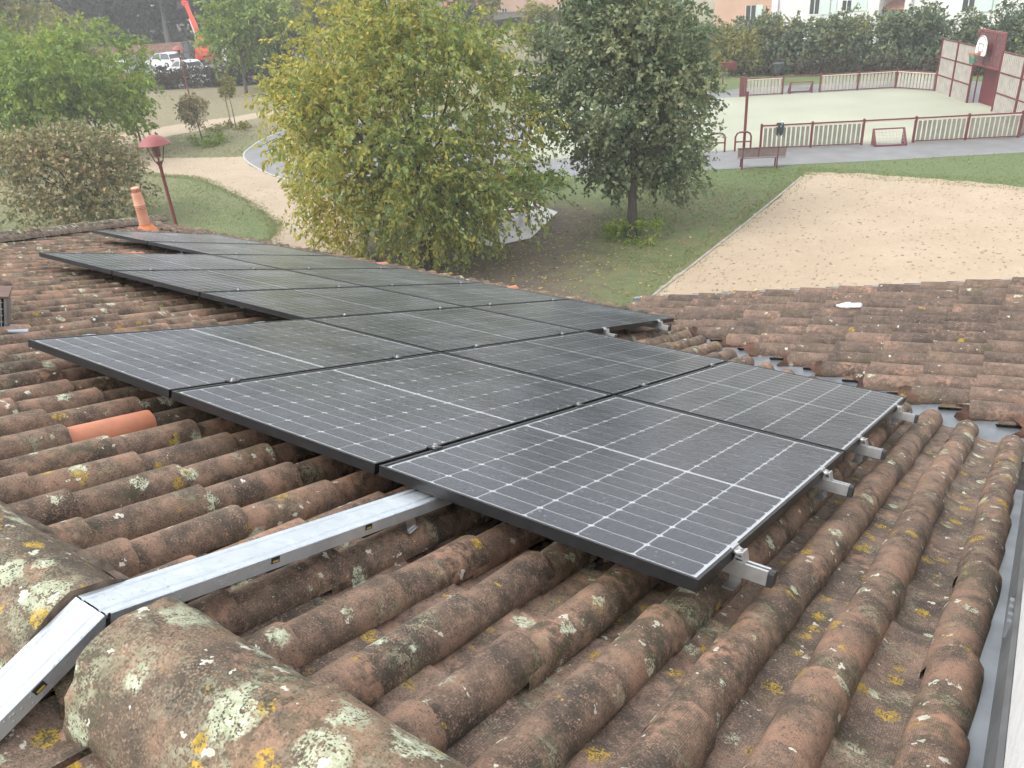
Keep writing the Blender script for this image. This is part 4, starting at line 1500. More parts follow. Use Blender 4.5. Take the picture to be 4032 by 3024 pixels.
# loose stones and crumbs on the gravel and the sand path
ns_ = 4200
Ps = np.concatenate([np.stack([rs.uniform(-7.8, 4, 3000), rs.uniform(9, 30.5, 3000)], 1), np.stack([rs.uniform(-45, -18, 1200), rs.uniform(14, 25, 1200)], 1)])
Ps = Ps[np.array([x > -7.9 or inside(SANDP, x, y) for x, y in Ps])]
ns_ = len(Ps)
Pz = np.concatenate([Ps, np.full((ns_, 1), GZ + .006)], 1)
Vs = Pz[:, None, :] + rs.uniform(.35, 1.2, (ns_, 1, 1)) * np.array([[[-.05, -.03, 0], [.04, -.05, 0], [.03, .05, 0], [-.01, .0, .035]]]) * rs.choice([-1, 1], (ns_, 1, 3)) * np.array([1, 1, 0]) + np.array([0, 0, 1.0]) * np.array([0, 0, 0, .03])[None, :, None]
bs_ = np.arange(ns_)[:, None] * 4
Fs = np.concatenate([bs_ + np.array([[0, 1, 3]]), bs_ + np.array([[1, 2, 3]]), bs_ + np.array([[2, 0, 3]])], 1).reshape(-1, 3)
L_STN = leaf_mat('loose_stone', [(.2, (.18, .135, .095)), (.5, (.29, .23, .165)), (.8, (.42, .36, .28))], 6, .0, rough=.9)
tag(link('loose_stones', fast_mesh('loose_stones', Vs.reshape(-1, 3), Fs, L_STN)), 'small pale and brown stones scattered over the gravel and sand', 'stones', kind='stuff')
# fallen leaves under the two big trees and blown bits on the gravel
nf = 1500
P = np.concatenate([np.stack([rs.normal(-13.2, 2.7, nf), rs.normal(17.2, 2.6, nf)], 1), np.stack([rs.uniform(-7.8, -1, 800), rs.uniform(9, 20, 800)], 1)])
yel = np.concatenate([np.zeros(nf), np.ones(800)])
nn_ = len(P)
P = np.concatenate([P, rs.uniform(.012, .03, (nn_, 1)) + GZ], 1)
D = unit(np.concatenate([rs.normal(0, 1, (nn_, 2)), rs.normal(0, .12, (nn_, 1))], 1))
V, F = leaves(P, D, np.tile(np.array([[0, 0, 1.0]]), (nn_, 1)) + rs.normal(0, .2, (nn_, 3)), .085, .7, rs)
k1 = nf * 4
L_FALL = leaf_mat('fallen_yellow_leaf', [(.2, (.16, .12, .05)), (.5, (.36, .28, .09)), (.8, (.52, .42, .16))], 3, .1)
L_DRY = leaf_mat('dry_brown_leaf', [(.2, (.09, .055, .035)), (.8, (.20, .12, .07))], 3, .05)
tag(link('fallen_leaves', fast_mesh('fallen_leaves', V[:k1], F[:nf * 2], L_FALL)), 'yellow fallen leaves on the bare soil', 'leaves', kind='stuff')
Vd = V[k1:].copy()
Vd[:, :] = (Vd - Vd.reshape(-1, 4, 3).mean(1).repeat(4, 0)) * .55 + Vd.reshape(-1, 4, 3).mean(1).repeat(4, 0)
tag(link('dry_leaf_bits', fast_mesh('dry_leaf_bits', Vd, F[nf * 2:] - k1, L_DRY)), 'small brown leaf bits scattered over the gravel', 'leaves', kind='stuff')
# ================================================================== court fences, goals, hoop
M_RED = plain('dark_red_paint', (.130, .024, .030), .5, var=.12, scale=3)
M_REDL = plain('faded_red_paint', (.19, .05, .055), .55, var=.12, scale=3)
M_SLAT = plain('grey_plastic_slat', (.215, .205, .165), .75, var=.12, scale=3)
M_SLATL = plain('pale_plastic_slat', (.37, .34, .30), .75, var=.10, scale=3)
M_CREAM = plain('cream_strip', (.52, .46, .36), .7, var=.06)
CROT = math.atan2(CA.y, CA.x)
MC = Matrix.Translation((CN.x, CN.y, GZ)) @ Matrix.Rotation(CROT, 4, 'Z')      # x = along near fence (to the left), y = -CB
def cl(a, b):
    return (a, -b)
slat_me = {}
def slat_mesh(w, h, mat):
    k = (round(w, 3), round(h, 3), mat.name)
    if k not in slat_me:
        slat_me[k] = MB().box((0, 0, h / 2), (w, .03, h)).mesh('slat', mat)
    return slat_me[k]


def run(t, p, q, h, kind, mat, post=True, sw=.128, gap=.066, last=False, rows=1):
    """one bay from p to q (court frame a, b), parts hung on thing t"""
    A, B = Vector((*cl(*p), 0)), Vector((*cl(*q), 0))
    d = B - A
    L = d.length
    an = math.atan2(d.y, d.x)
    MB0 = MC @ Matrix.Translation(A) @ Matrix.Rotation(an, 4, 'Z')
    pm = MB()
    pm.span((-.045, -.045, -.05), (.045, .045, h + .03)).box((0, 0, h + .045), (.10, .10, .03), top=(.5, .5))
    me = pm.mesh('post', M_RED)
    link('post', me, t, MB0)
    if last:
        link('post', me, t, MB0 @ Matrix.Translation((L, 0, 0)))
    if kind == 'open':
        return MB0, L
    for r_ in range(rows):
        z0, z1 = h * r_ / rows, h * (r_ + 1) / rows
        link('rail', MB().span((.045, -.03, z1 - .055), (L - .045, .03, z1)).mesh('rail', M_RED), t, MB0)
        if rows == 1:
            link('rail', MB().span((.045, -.025, z0 + .05), (L - .045, .025, z0 + .09)).mesh('rail', M_RED), t, MB0)
            link('cream_strip', MB().span((.045, -.034, z1 - .11), (L - .045, .034, z1 - .057)).mesh('cream_strip', M_CREAM), t, MB0)
        if kind == 'slat':
            n = int((L - .12) / (sw + gap))
            m_ = slat_mesh(sw, z1 - z0 - (.24 if rows == 1 else .075), mat)
            st = (L - n * (sw + gap) + gap) / 2 + sw / 2
            for i in range(n):
                link('slat', m_, t, MB0 @ Matrix.Translation((st + i * (sw + gap), 0, z0 + (.10 if rows == 1 else .015))))
    return MB0, L


fn = thing('court_fence', 'low dark red fence with grey slats along the near side of the sports court', 'fence', (CN.x, CN.y, GZ), CROT)
PA = [0, 2.11, 4.22, 6.33, 8.44, 10.55]
run(fn, (-1.4, 1.6), (0, 0), 1.04, 'slat', M_SLAT)
for i in range(5):
    if i == 2:
        Mo, L = run(fn, (PA[2], 0), (PA[3], 0), 1.04, 'open', M_SLAT)
        link('rail', MB().span((.045, -.03, .985), (L - .045, .03, 1.04)).mesh('rail', M_RED), fn, Mo)
        link('cream_strip', MB().span((.045, -.034, .93), (L - .045, .034, .983)).mesh('cream_strip', M_CREAM), fn, Mo)
    else:
        run(fn, (PA[i], 0), (PA[i + 1], 0), 1.04, 'slat', M_SLAT, last=(i == 4))
for a0 in (13.6, 15.71):
    run(fn, (a0, 0), (a0 + 2.11, 0), 1.04, 'slat', M_SLAT, last=a0 > 15)
ff = thing('court_fence', 'low dark red slatted fence along the far side of the sports court', 'fence', (*cpt(.45, 14.4), GZ), CROT)
FA = [.45, 2.56, 4.67, 6.78, 8.89]
run(ff, (-1.1, 12.7), (.45, 14.4), 1.0, 'slat', M_SLATL)
for i in range(4):
    if i == 2:
        Mo, L = run(ff, (FA[2], 14.4), (FA[3], 14.4), 1.0, 'open', M_SLATL)
        link('rail', MB().span((.045, -.03, .945), (L - .045, .03, 1.0)).mesh('rail', M_RED), ff, Mo)
    else:
        run(ff, (FA[i], 14.4), (FA[i + 1], 14.4), 1.0, 'slat', M_SLATL, last=(i == 3))
link('gate_post', MB().span((-.13, -.10, -.05), (.13, .10, 1.12)).mesh('gate_post', M_RED), ff, MC @ Matrix.Translation((*cl(9.1, 14.4), 0)))
for a0 in (11.2, 13.3, 15.4):
    run(ff, (a0, 14.4), (a0 + 2.1, 14.4), 1.0, 'slat', M_SLATL, last=a0 > 15)
# tall end wall with the goal opening in its middle
ew = thing('court_end_wall', 'tall slatted end wall of the sports court with a goal opening', 'end wall', (*cpt(-1.2, 8), GZ), CROT)
H = 2.72
TB = [(-1.12, 12.66), (-1.16, 10.62), (-1.22, 8.55), (-1.38, 5.95), (-1.40, 3.75), (-1.40, 1.6)]
for i in (0, 1, 3, 4):
    run(ew, TB[i], TB[i + 1], H, 'slat', M_SLATL, sw=.115, gap=.055, last=(i in (1, 4)), rows=3)
# red mesh panel over the opening, red side sheet, goal back
A_, B_ = Vector((*cl(*TB[2]), 0)), Vector((*cl(*TB[3]), 0))
d_ = B_ - A_
MO = MC @ Matrix.Translation(A_) @ Matrix.Rotation(math.atan2(d_.y, d_.x), 4, 'Z')
LO = d_.length
hp = MB()
hp.span((.05, -.05, 1.86), (LO - .05, .05, 1.95)).span((.05, -.05, 3.42), (LO - .05, .05, 3.52)).span((.05, -.05, 1.95), (.13, .05, 3.42)).span((LO - .13, -.05, 1.95), (LO - .05, .05, 3.42))
hp.span((LO * .33, -.04, 1.95), (LO * .33 + .07, .04, 3.42)).span((LO * .66, -.04, 1.95), (LO * .66 + .07, .04, 3.42))
link('panel_frame', hp.mesh('panel_frame', M_REDL), ew, MO)
link('panel_sheet', MB().span((.13, -.012, 1.95), (LO - .13, .012, 3.42)).mesh('panel_sheet', plain('red_mesh', (.13, .055, .058), .7, var=.2, scale=5)), ew, MO)
link('goal_side', MB().span((LO - .06, -.0, .02), (LO, 1.1, 1.86)).mesh('goal_side', M_RED), ew, MO)
link('goal_back', MB().span((.05, .55, .02), (1.5, .6, 1.86)).mesh('goal_back', M_RED), ew, MO)
link('goal_post', MB().span((.0, .28, .0), (.05, .33, 1.86)).mesh('goal_post', M_RED), ew, MO)

# basketball hoop mounted on the red panel
MH = MO @ Matrix.Translation((LO * .5, -.42, 2.45))
hoop = thing('basketball_hoop', 'basketball hoop with a white rounded backboard above the goal', 'basketball hoop', M=MH)
M_WHITE = plain('white_board', (.74, .74, .72), .5, var=.04)
M_BLK = plain('dark_line', (.04, .035, .035), .6)
ol = [(-.50, -.02), (.50, -.02)] + [(.5 * math.cos(a) * 1.0, .40 + .42 * math.sin(a)) for a in [math.pi * k / 12 for k in range(13)]]
ol = [(.50, .05), (.42, -.02), (-.42, -.02), (-.50, .05)] + [(-.5 * math.cos(math.pi * k / 14), .42 + .45 * math.sin(math.pi * k / 14)) for k in range(15)]
link('backboard', MB().prism(ol[::-1], -.02, .02, 'y').mesh('backboard', M_WHITE), hoop, MH)
sqm = MB()
for x0, x1, z0, z1 in ((-.23, .23, .14, .17), (-.23, .23, .49, .52), (-.23, -.20, .17, .49), (.20, .23, .17, .49)):
    sqm.span((x0, -.026, z0), (x1, -.0205, z1))
link('target_square', sqm.mesh('target_square', M_BLK), hoop, MH)
rm = MB()
for i in range(len(ol)):
    p, q = ol[i], ol[(i + 1) % len(ol)]
    if i > 3 and i < len(ol) - 1:
        rm.tube([(p[0] * .93, -.025, (p[1] - .4) * .93 + .4), (q[0] * .93, -.025, (q[1] - .4) * .93 + .4)], .014, 4)
link('board_border', rm.mesh('board_border', M_BLK), hoop, MH)
M_ORG = plain('orange_ring', (.50, .10, .035), .5)
rg = MB()
rg.tube([(.23 * math.cos(a), -.30 + .23 * math.sin(a), .08) for a in [2 * math.pi * k / 18 for k in range(19)]], .016, 6, cap=False).box((0, -.045, .06), (.18, .09, .14))
link('ring', rg.mesh('ring', M_ORG, True), hoop, MH)
nm_ = MB()
for k in range(12):
    a = 2 * math.pi * k / 12
    b = a + .5
    nm_.tube([(.22 * math.cos(a), -.30 + .22 * math.sin(a), .07), (.15 * math.cos(b), -.30 + .15 * math.sin(b), -.16), (.12 * math.cos(a), -.30 + .12 * math.sin(a), -.38)], .010, 4)
    nm_.tube([(.22 * math.cos(a), -.30 + .22 * math.sin(a), .07), (.15 * math.cos(a - .5), -.30 + .15 * math.sin(a - .5), -.16), (.12 * math.cos(a), -.30 + .12 * math.sin(a), -.38)], .010, 4)
link('net', nm_.mesh('net', plain('green_net', (.05, .22, .14), .7)), hoop, MH)
link('bracket', MB().span((-.25, .02, .1), (.25, .38, .5)).mesh('bracket', M_RED), hoop, MH)


def mini_goal(label, a, b, side):
    M = MC @ Matrix.Translation((*cl(a, b), 0)) @ (Matrix.Rotation(math.pi, 4, 'Z') if side < 0 else Matrix.Identity(4))
    t = thing('mini_goal', label, 'goal', M=M, group='small goals set into the court fences')
    for s_ in (-1, 1):
        m_ = MB().prism([(-.05, 0), (.52, 0), (.52, .09), (.0, .66), (-.05, .66)], s_ * .62 - .03, s_ * .62 + .03, 'x')
        link('goal_cheek', m_.mesh('goal_cheek', M_RED), t, M)
    link('crossbar', MB().span((-.59, -.05, .61), (.59, .01, .66)).mesh('crossbar', M_REDL), t, M)
    link('base_bar', MB().span((-.59, .45, .0), (.59, .52, .07)).mesh('base_bar', M_RED), t, M)
    nt_ = MB()
    for k in range(9):
        x = -.56 + .14 * k
        nt_.tube([(x, .0, .62), (x, .48, .07)], .006, 3)
    for k in range(5):
        f_ = k / 5
        nt_.tube([(-.6, .48 * f_, .62 - .55 * f_), (.6, .48 * f_, .62 - .55 * f_)], .006, 3)
    link('net', nt_.mesh('net', M_SLATL), t, M)


mini_goal('small red goal sticking out of the near court fence', 5.27, 0, 1)
mini_goal('small dark red goal in the far court fence', 5.72, 14.4, -1)

# bench on the asphalt, seen from behind
bn = thing('park_bench', 'red framed metal bench seen from behind, next to the sports court', 'bench', (-10.05, 30.75, GZ), math.atan2(.75, 1.4))
for x in (-.72, .62):
    mb = MB()
    mb.tube([(x, -.22, 0), (x, -.20, .42), (x, -.26, .84)], .03, 6).tube([(x, .22, 0), (x, .16, .42)], .03, 6).tube([(x, .18, .42), (x, -.20, .42)], .025, 6)
    mb.build('leg', M_RED, bn)
M_BPAN = plain('bench_sheet', (.23, .17, .17), .6, var=.12, scale=6)
mb = MB(); mb.box((0, -.245, .66), (1.85, .025, .34), Matrix.Rotation(rad(9), 3, 'X')); mb.build('backrest', M_BPAN, bn)
mb = MB(); mb.box((0, -.275, .85), (1.9, .035, .035)); mb.build('top_bar', M_RED, bn)
mb = MB(); mb.box((0, 0, .44), (1.85, .40, .03)); mb.build('seat', M_BPAN, bn)
mb = MB(); mb.box((-.12, -.262, .66), (.035, .03, .34), Matrix.Rotation(rad(9), 3, 'X')); mb.build('centre_strap', M_RED, bn)


def arch(label, x, y, rz):
    t = thing('bike_hoop', label, 'bike rack', (x, y, GZ), rz, 'red bike hoops at the court entrance')
    mb = MB()
    mb.tube([(-.33, 0, 0), (-.33, 0, .62), (-.27, 0, .74), (-.16, 0, .80), (.16, 0, .80), (.27, 0, .74), (.33, 0, .62), (.33, 0, 0)], .04, 8)
    mb.build('hoop', M_RED, t, smooth=True)
    mb = MB(); mb.tube([(-.33, 0, .40), (.33, 0, .40)], .03, 6); mb.build('crossbar', M_RED, t)


arch('red hoop beside the left end of the near fence', -11.75, 33.45, math.atan2(.486, .874))
arch('red hoop partly hidden by oak leaves at the court entrance', -12.7, 32.9, math.atan2(.486, .874))
rp_ = thing('red_pole', 'plain tall red pole standing at the edge of the oak crown', 'pole', (-11.75, 33.6, GZ))
mb = MB(); mb.tube([(0, 0, -.1), (0, 0, 2.4)], .06, 8); mb.build('shaft', M_RED, rp_, smooth=True)
mb = MB(); mb.lathe([(.075, 2.36), (.075, 2.44), (.0, 2.46)], n=8); mb.build('top_cap', M_RED, rp_)
# coat hung over the near fence, litter bin, red board
ct = thing('dark_jacket', 'dark jacket with a pale blue corner hung over the near fence', 'jacket', M=MC @ Matrix.Translation((*cl(9.78, 0), 0)))
V, F = [], []
for i in range(8):
    for j in range(7):
        u_, v_ = i / 7, j / 6
        s = v_ * 1.15
        if s < .45:
            y, z = -.06 - .03 * math.sin(u_ * 9), 1.10 - (.45 - s) * 1.4 * (.4 + .6 * (1 - abs(u_ - .6)))
        elif s < .6:
            y, z = -.06 + (s - .45) / .15 * .12, 1.10 + .015
        else:
            y, z = .06 + .04 * math.sin(u_ * 8 + 1), 1.10 - (s - .6) * 1.0 * (.5 + .5 * (1 - abs(u_ - .35)))
        V.append(((u_ - .5) * (.28 - .12 * max(0, s - .6)) + .03 * math.sin(v_ * 6), y, z))
for i in range(7):
    for j in range(6):
        a = i * 7 + j
        F.append([a, a + 1, a + 8, a + 7])
link('cloth', MB().add(V, F).mesh('cloth', plain('dark_cloth', (.030, .040, .045), .9), True), ct, WMX[ct.name])
link('hood', MB().box((-.10, -.04, 1.10), (.12, .18, .10), top=(.6, .6)).mesh('hood', plain('pale_blue_cloth', (.52, .60, .66), .9)), ct, WMX[ct.name])
lb = thing('litter_bin', 'dark litter bin on a red post behind the far fence', 'bin', (-16.5, 52.5, GZ))
mb = MB(); mb.lathe([(.0, .62), (.19, .62), (.27, 1.05), (.27, 1.12), (.36, 1.14), (.36, 1.20), (.0, 1.22)], n=14); mb.build('bucket', plain('dark_green_bin', (.035, .055, .055), .6), lb, smooth=True)
mb = MB(); mb.box((0, 0, .3), (.09, .09, .66)); mb.build('post', M_RED, lb)
sb = thing('red_sign_board', 'tilted red notice board on a post behind the oak', 'sign', (-19.0, 50.5, GZ), rad(20))
mb = MB(); mb.box((0, 0, 1.25), (1.0, .05, .55), Matrix.Rotation(rad(25), 3, 'X')); mb.build('board', M_REDL, sb)
mb = MB(); mb.box((-.3, .04, .55), (.08, .08, 1.2)); mb.build('post', M_RED, sb)
# picnic table on the slab
pt = thing('picnic_table', 'brown picnic table half hidden by the yellowing tree', 'table', (-15.6, 21.0, GZ + .03), rad(55))
M_WOOD = plain('brown_table_wood', (.20, .085, .055), .6, var=.2, scale=4)
mb = MB()
for k in range(5):
    m_ = MB(); m_.box((0, -.30 + .15 * k, .74), (1.8, .138, .04)); m_.build('plank', M_WOOD, pt)
for s_ in (-1, 1):
    for k in range(2):
        m_ = MB(); m_.box((0, s_ * (.68 + .15 * k), .45), (1.8, .138, .04)); m_.build('bench_plank', M_WOOD, pt)
for x in (-.62, .62):
    m_ = MB(); m_.box((x, 0, .43), (.09, 1.64, .08)).box((x, .35, .36), (.08, .09, .78), Matrix.Rotation(rad(18), 3, 'X')).box((x, -.35, .36), (.08, .09, .78), Matrix.Rotation(rad(-18), 3, 'X'))
    m_.build('leg', M_WOOD, pt)

# ------------------------------------------------------------------ lamp posts
M_LRED = plain('lamp_red', (.235, .055, .055), .5, var=.1, scale=2)
M_LDK = plain('lamp_dark_red', (.14, .028, .030), .5, var=.1, scale=2)
def lamp(label, x, y, s=1.0):
    t = thing('lamp_post', label, 'lamp post', (x, y, GZ), .4, 'red park lamp posts')
    mb = MB()
    mb.tube([(0, 0, -.1), (0, 0, .25), (0, 0, .3), (0, 0, 3.0)], [.085, .08, .062, .05], 12)
    mb.build('pole', M_LDK, t, smooth=True)
    mb = MB(); mb.lathe([(.05, 2.95), (.06, 3.0), (.055, 3.06), (.11, 3.18), (.125, 3.2), (.0, 3.2)], n=14); mb.build('collar', M_LDK, t, smooth=True)
    for k in range(4):
        a = k * math.pi / 2 + .5
        m_ = MB(); m_.tube([(.11 * math.cos(a), .11 * math.sin(a), 3.18), (.27 * math.cos(a), .27 * math.sin(a), 3.72)], .018, 6); m_.build('stay', M_LDK, t)
    mb = MB(); mb.lathe([(.0, 3.34), (.105, 3.34), (.125, 3.72)], n=14); mb.build('lamp_housing', plain('lamp_glass_red', (.20, .075, .085), .3), t, smooth=True)
    mb = MB(); mb.lathe([(.48, 3.70), (.485, 3.72), (.44, 3.76), (.36, 3.85), (.25, 3.93), (.12, 3.985), (.0, 4.0)], n=24); mb.build('shade', M_LRED, t, smooth=True)
    mb = MB(); mb.lathe([(.47, 3.705), (.30, 3.735), (.0, 3.74)], n=24); mb.build('shade_underside', M_LDK, t, smooth=True)
    return t
lamp('red domed lamp post standing just behind the vent pipe', -23.15, 13.15)
lamp('distant red lamp post in front of the parked white cars', -57.5, 38.4)
lamp('red lamp post whose head is hidden inside the light green tree', -42.2, 24.2)

# ------------------------------------------------------------------ car park: wall, cars, van, telehandler
M_BRICK = NG('old_brick')
g = M_BRICK
P = g.pos()
bc = g.ramp(g.noise(g.vmul(P, (1, 1, 1.6)), 1.6, 4, .7), [(.35, (.20, .095, .07)), (.6, (.30, .17, .125)), (.75, (.36, .29, .23))])
g.principled(Base__Color=bc, Roughness=.9)
M_BRICK = g.mat
M_STONE = plain('stone_footing', (.25, .215, .19), .9, var=.25, scale=1.2)
bw = thing('brick_wall', 'long old brick wall with a stone foot behind the car park', 'wall', (-95.9, 64.1, GZ))
WL = [(-118, 49.5), (-101.6, 61.0), (-95.9, 64.1), (-86, 65.2), (-68, 66.4)]
for i in range(4):
    a, b = Vector(WL[i]), Vector(WL[i + 1])
    d = b - a
    m_ = (a + b) / 2
    R_ = Matrix.Rotation(math.atan2(d.y, d.x), 3, 'Z')
    mb = MB(); mb.box((m_.x, m_.y, GZ + .38), (d.length, .5, .76), R_); mb.build('stone_footing', M_STONE, bw, Matrix.Identity(4))
    k = int(d.length / 1.9)
    for j in range(k):
        c = a + d * ((j + .5) / k)
        hgt = 1.02 + rng.uniform(-.04, .05)
        mb = MB(); mb.box((c.x, c.y, GZ + .76 + hgt / 2), (d.length / k - .03, .42, hgt), R_); mb.build('wall_panel', M_BRICK, bw, Matrix.Identity(4))

M_CARW = plain('white_car_paint', (.78, .79, .80), .25, var=.02)
M_CARS = plain('silver_car_paint', (.60, .63, .67), .28, metal=.2, var=.03)
M_CGL = plain('car_glass', (.055, .075, .085), .12, var=.1)
M_TYRE = plain('tyre_rubber', (.018, .018, .019), .8)
M_RIM = plain('wheel_rim', (.40, .41, .42), .4, metal=.6)
M_TAIL = plain('tail_light', (.42, .022, .03), .3)
M_HEAD = plain('head_light', (.70, .72, .74), .2)
M_PLATE = plain('number_plate', (.62, .60, .45), .5)
def car(label, x, y, heading, paint, kind='hatch', group='cars parked behind the hedge'):
    M = Matrix.Translation((x, y, GZ)) @ Matrix.Rotation(heading, 4, 'Z')
    t = thing('parked_car', label, 'car', M=M, group=group)
    HB_ = 1.55 if kind == 'mpv' else 1.46
    L0, L1, wd = -2.12, 2.15, .89
    # side profile of the body below the windows, and of the greenhouse
    body = [(L0, .32), (L0 - .04, .62), (L0 + .02, .88), (L0 + .12, .98), (.95, .98), (1.55, .90), (2.02, .74), (L1, .58), (L1, .30), (1.9, .24), (-1.9, .24)]
    V, F = [], []
    n = len(body)
    for s_, w_ in ((-1, .86), (-1, 1), (1, 1), (1, .86)):
        for (px_, pz_) in body:
            k = w_ if pz_ > .5 else .97 * w_
            V.append((px_ * (.985 if w_ < 1 else 1), s_ * wd * (k if w_ == 1 else k), pz_ if w_ == 1 else .27 + (pz_ - .27) * .995))
    V = []
    for s_, w_ in ((-1, 1.0), (1, 1.0)):
        for (px_, pz_) in body:
            tp = 1 - .10 * max(0, (pz_ - .6) / .4) - .12 * max(0, (abs(px_) - 1.7) / .45)
            V.append((px_, s_ * wd * tp, pz_))
    F = [[i, (i + 1) % n, n + (i + 1) % n, n + i] for i in range(n)] + [list(range(n - 1, -1, -1)), [n + i for i in range(n)]]
    mb = MB(); mb.add(V, F); bd = mb.build('body', paint, t, M, smooth=True)
    gh = [(-1.95, .975), (-1.72, HB_ - .12), (-1.45, HB_), (.05, HB_), (.35, HB_ - .06), (1.15, .975)] if kind != 'sedan' else [(-1.55, .975), (-1.0, HB_ - .08), (-.7, HB_ - .03), (.1, HB_ - .03), (.35, HB_ - .08), (1.15, .975)]
    V = []
    for s_ in (-1, 1):
        for px_, pz_ in gh:
            V.append((px_, s_ * (.80 - .20 * (pz_ - .975) / (HB_ - .975)), pz_))
    n = len(gh)
    F = [[i, i + 1, n + i + 1, n + i] for i in range(n - 1)] + [list(range(n - 1, -1, -1)), [n + i for i in range(n)]]
    mb = MB(); mb.add(V, F); mb.build('windows', M_CGL, t, M, smooth=False)
    mb = MB()
    rr = gh[1:-1]
    V = []
    for s_ in (-1, 1):
        for px_, pz_ in rr:
            V.append((px_, s_ * (.815 - .20 * (pz_ - .975) / (HB_ - .975)), pz_ + .012))
    n = len(rr)
    mb.add(V, [[i, i + 1, n + i + 1, n + i] for i in range(n - 1)])
    for s_ in (-1, 1):
        for (p, q) in ((gh[0], gh[1]), (gh[-2], gh[-1]), ((-.42, HB_), (-.48, .975)), ((gh[1]), (gh[2])), ((gh[2]), (gh[3])), (gh[3], gh[4])):
            yy = lambda z_: s_ * (.812 - .20 * (z_ - .975) / (HB_ - .975))
            mb.tube([(p[0], yy(p[1]), p[1]), (q[0], yy(q[1]), q[1])], .04, 4)
    mb.build('roof', paint, t, M)
    for wx in (-1.32, 1.33):
        for s_ in (-1, 1):
            wm = MB().lathe([(.0, -.1), (.31, -.1), (.325, -.07), (.325, .07), (.31, .1), (.0, .1)], n=18)
            wmx = M @ Matrix.Translation((wx, s_ * .80, .325)) @ Matrix.Rotation(rad(90), 4, 'X')
            wo_ = link('wheel', wm.mesh('wheel', M_TYRE, True), t, wmx)
            link('rim', MB().lathe([(.0, .104), (.20, .102), (.215, .09), (.215, -.09), (.20, -.102), (.0, -.104)], n=18).mesh('rim', M_RIM, True), wo_, wmx)
    for s_ in (-1, 1):
        m_ = MB(); m_.box((L0 + .03, s_ * .62, .83), (.20, .36, .16), top=(.9, .9)); m_.build('tail_light', M_TAIL, t, M)
        m_ = MB(); m_.box((L1 - .20, s_ * .60, .66), (.34, .34, .13), Matrix.Rotation(rad(18), 3, 'Y')); m_.build('headlight', M_HEAD, t, M)
        m_ = MB(); m_.box((.80, s_ * .92, 1.0), (.12, .16, .11)); m_.build('mirror', paint, t, M)
    m_ = MB(); m_.box((L0 - .035, 0, .62), (.03, .52, .12)); m_.build('number_plate', M_PLATE, t, M)
    m_ = MB(); m_.box((L0 + .02, 0, .40), (.14, 1.5, .14)); m_.build('rear_bumper', M_CARS if paint is M_CARW else M_CARW, t, M)
    return t
car('white hatchback seen from behind, parked below the brick wall', -85.6, 55.6, rad(186), M_CARW, 'mpv')
car('silver white saloon nosing out from behind the green tree', -76.6, 47.3, rad(-8), M_CARS, 'sedan')
car('white car parked directly behind the reddish hedge', -74.6, 50.4, rad(176), M_CARW, 'hatch')
car('white car mostly hidden by the light green tree', -84.5, 49.6, rad(175), M_CARW, 'hatch')
car('white car showing through the hedge under the distant lamp post', -65.9, 46.1, rad(27), M_CARW, 'hatch')
car('grey car half hidden behind the leaning tree trunk', -73.5, 60.5, rad(10), M_CARS, 'hatch')

MV = Matrix.Translation((-79.5, 60.2, GZ)) @ Matrix.Rotation(rad(150), 4, 'Z')
van = thing('white_van', 'white delivery van behind the mid green tree, right of the telehandler', 'van', M=MV)
mb = MB(); mb.prism([(-2.6, .35), (-2.6, 2.15), (-2.45, 2.28), (1.2, 2.28), (1.45, 2.2), (2.1, 1.35), (2.75, 1.1), (2.8, .35)], -.98, .98, 'y'); mb.build('body', M_CARW, van, MV)
for s_ in (-1, 1):
    mb = MB(); mb.prism([(.75, 1.35), (.75, 1.95), (1.45, 1.95), (1.92, 1.35)], s_ * .98 - .008, s_ * .98 + .008, 'y'); mb.build('side_window', M_CGL, van, MV)
    mb = MB(); mb.box((-2.605, s_ * .48, 1.6), (.02, .72, .62)); mb.build('rear_window', M_CGL, van, MV)
    mb = MB(); mb.box((-2.61, s_ * .9, .95), (.03, .12, .42)); mb.build('tail_light', M_TAIL, van, MV)
    for wx in (-1.7, 1.75):
        wmx = MV @ Matrix.Translation((wx, s_ * .88, .36)) @ Matrix.Rotation(rad(90), 4, 'X')
        wo_ = link('wheel', MB().lathe([(.0, -.12), (.35, -.12), (.36, -.08), (.36, .08), (.35, .12), (.0, .12)], n=18).mesh('wheel', M_TYRE, True), van, wmx)
        link('rim', MB().lathe([(.0, .125), (.2, .122), (.2, -.122), (.0, -.125)], n=16).mesh('rim', M_RIM, True), wo_, wmx)
mb = MB(); mb.add([(1.47, -.85, 2.17), (1.47, .85, 2.17), (2.1, .88, 1.37), (2.1, -.88, 1.37)], [[0, 1, 2, 3]]); mb.v = [(p[0] + .012, p[1], p[2] + .012) for p in mb.v]; mb.build('windscreen', M_CGL, van, MV)

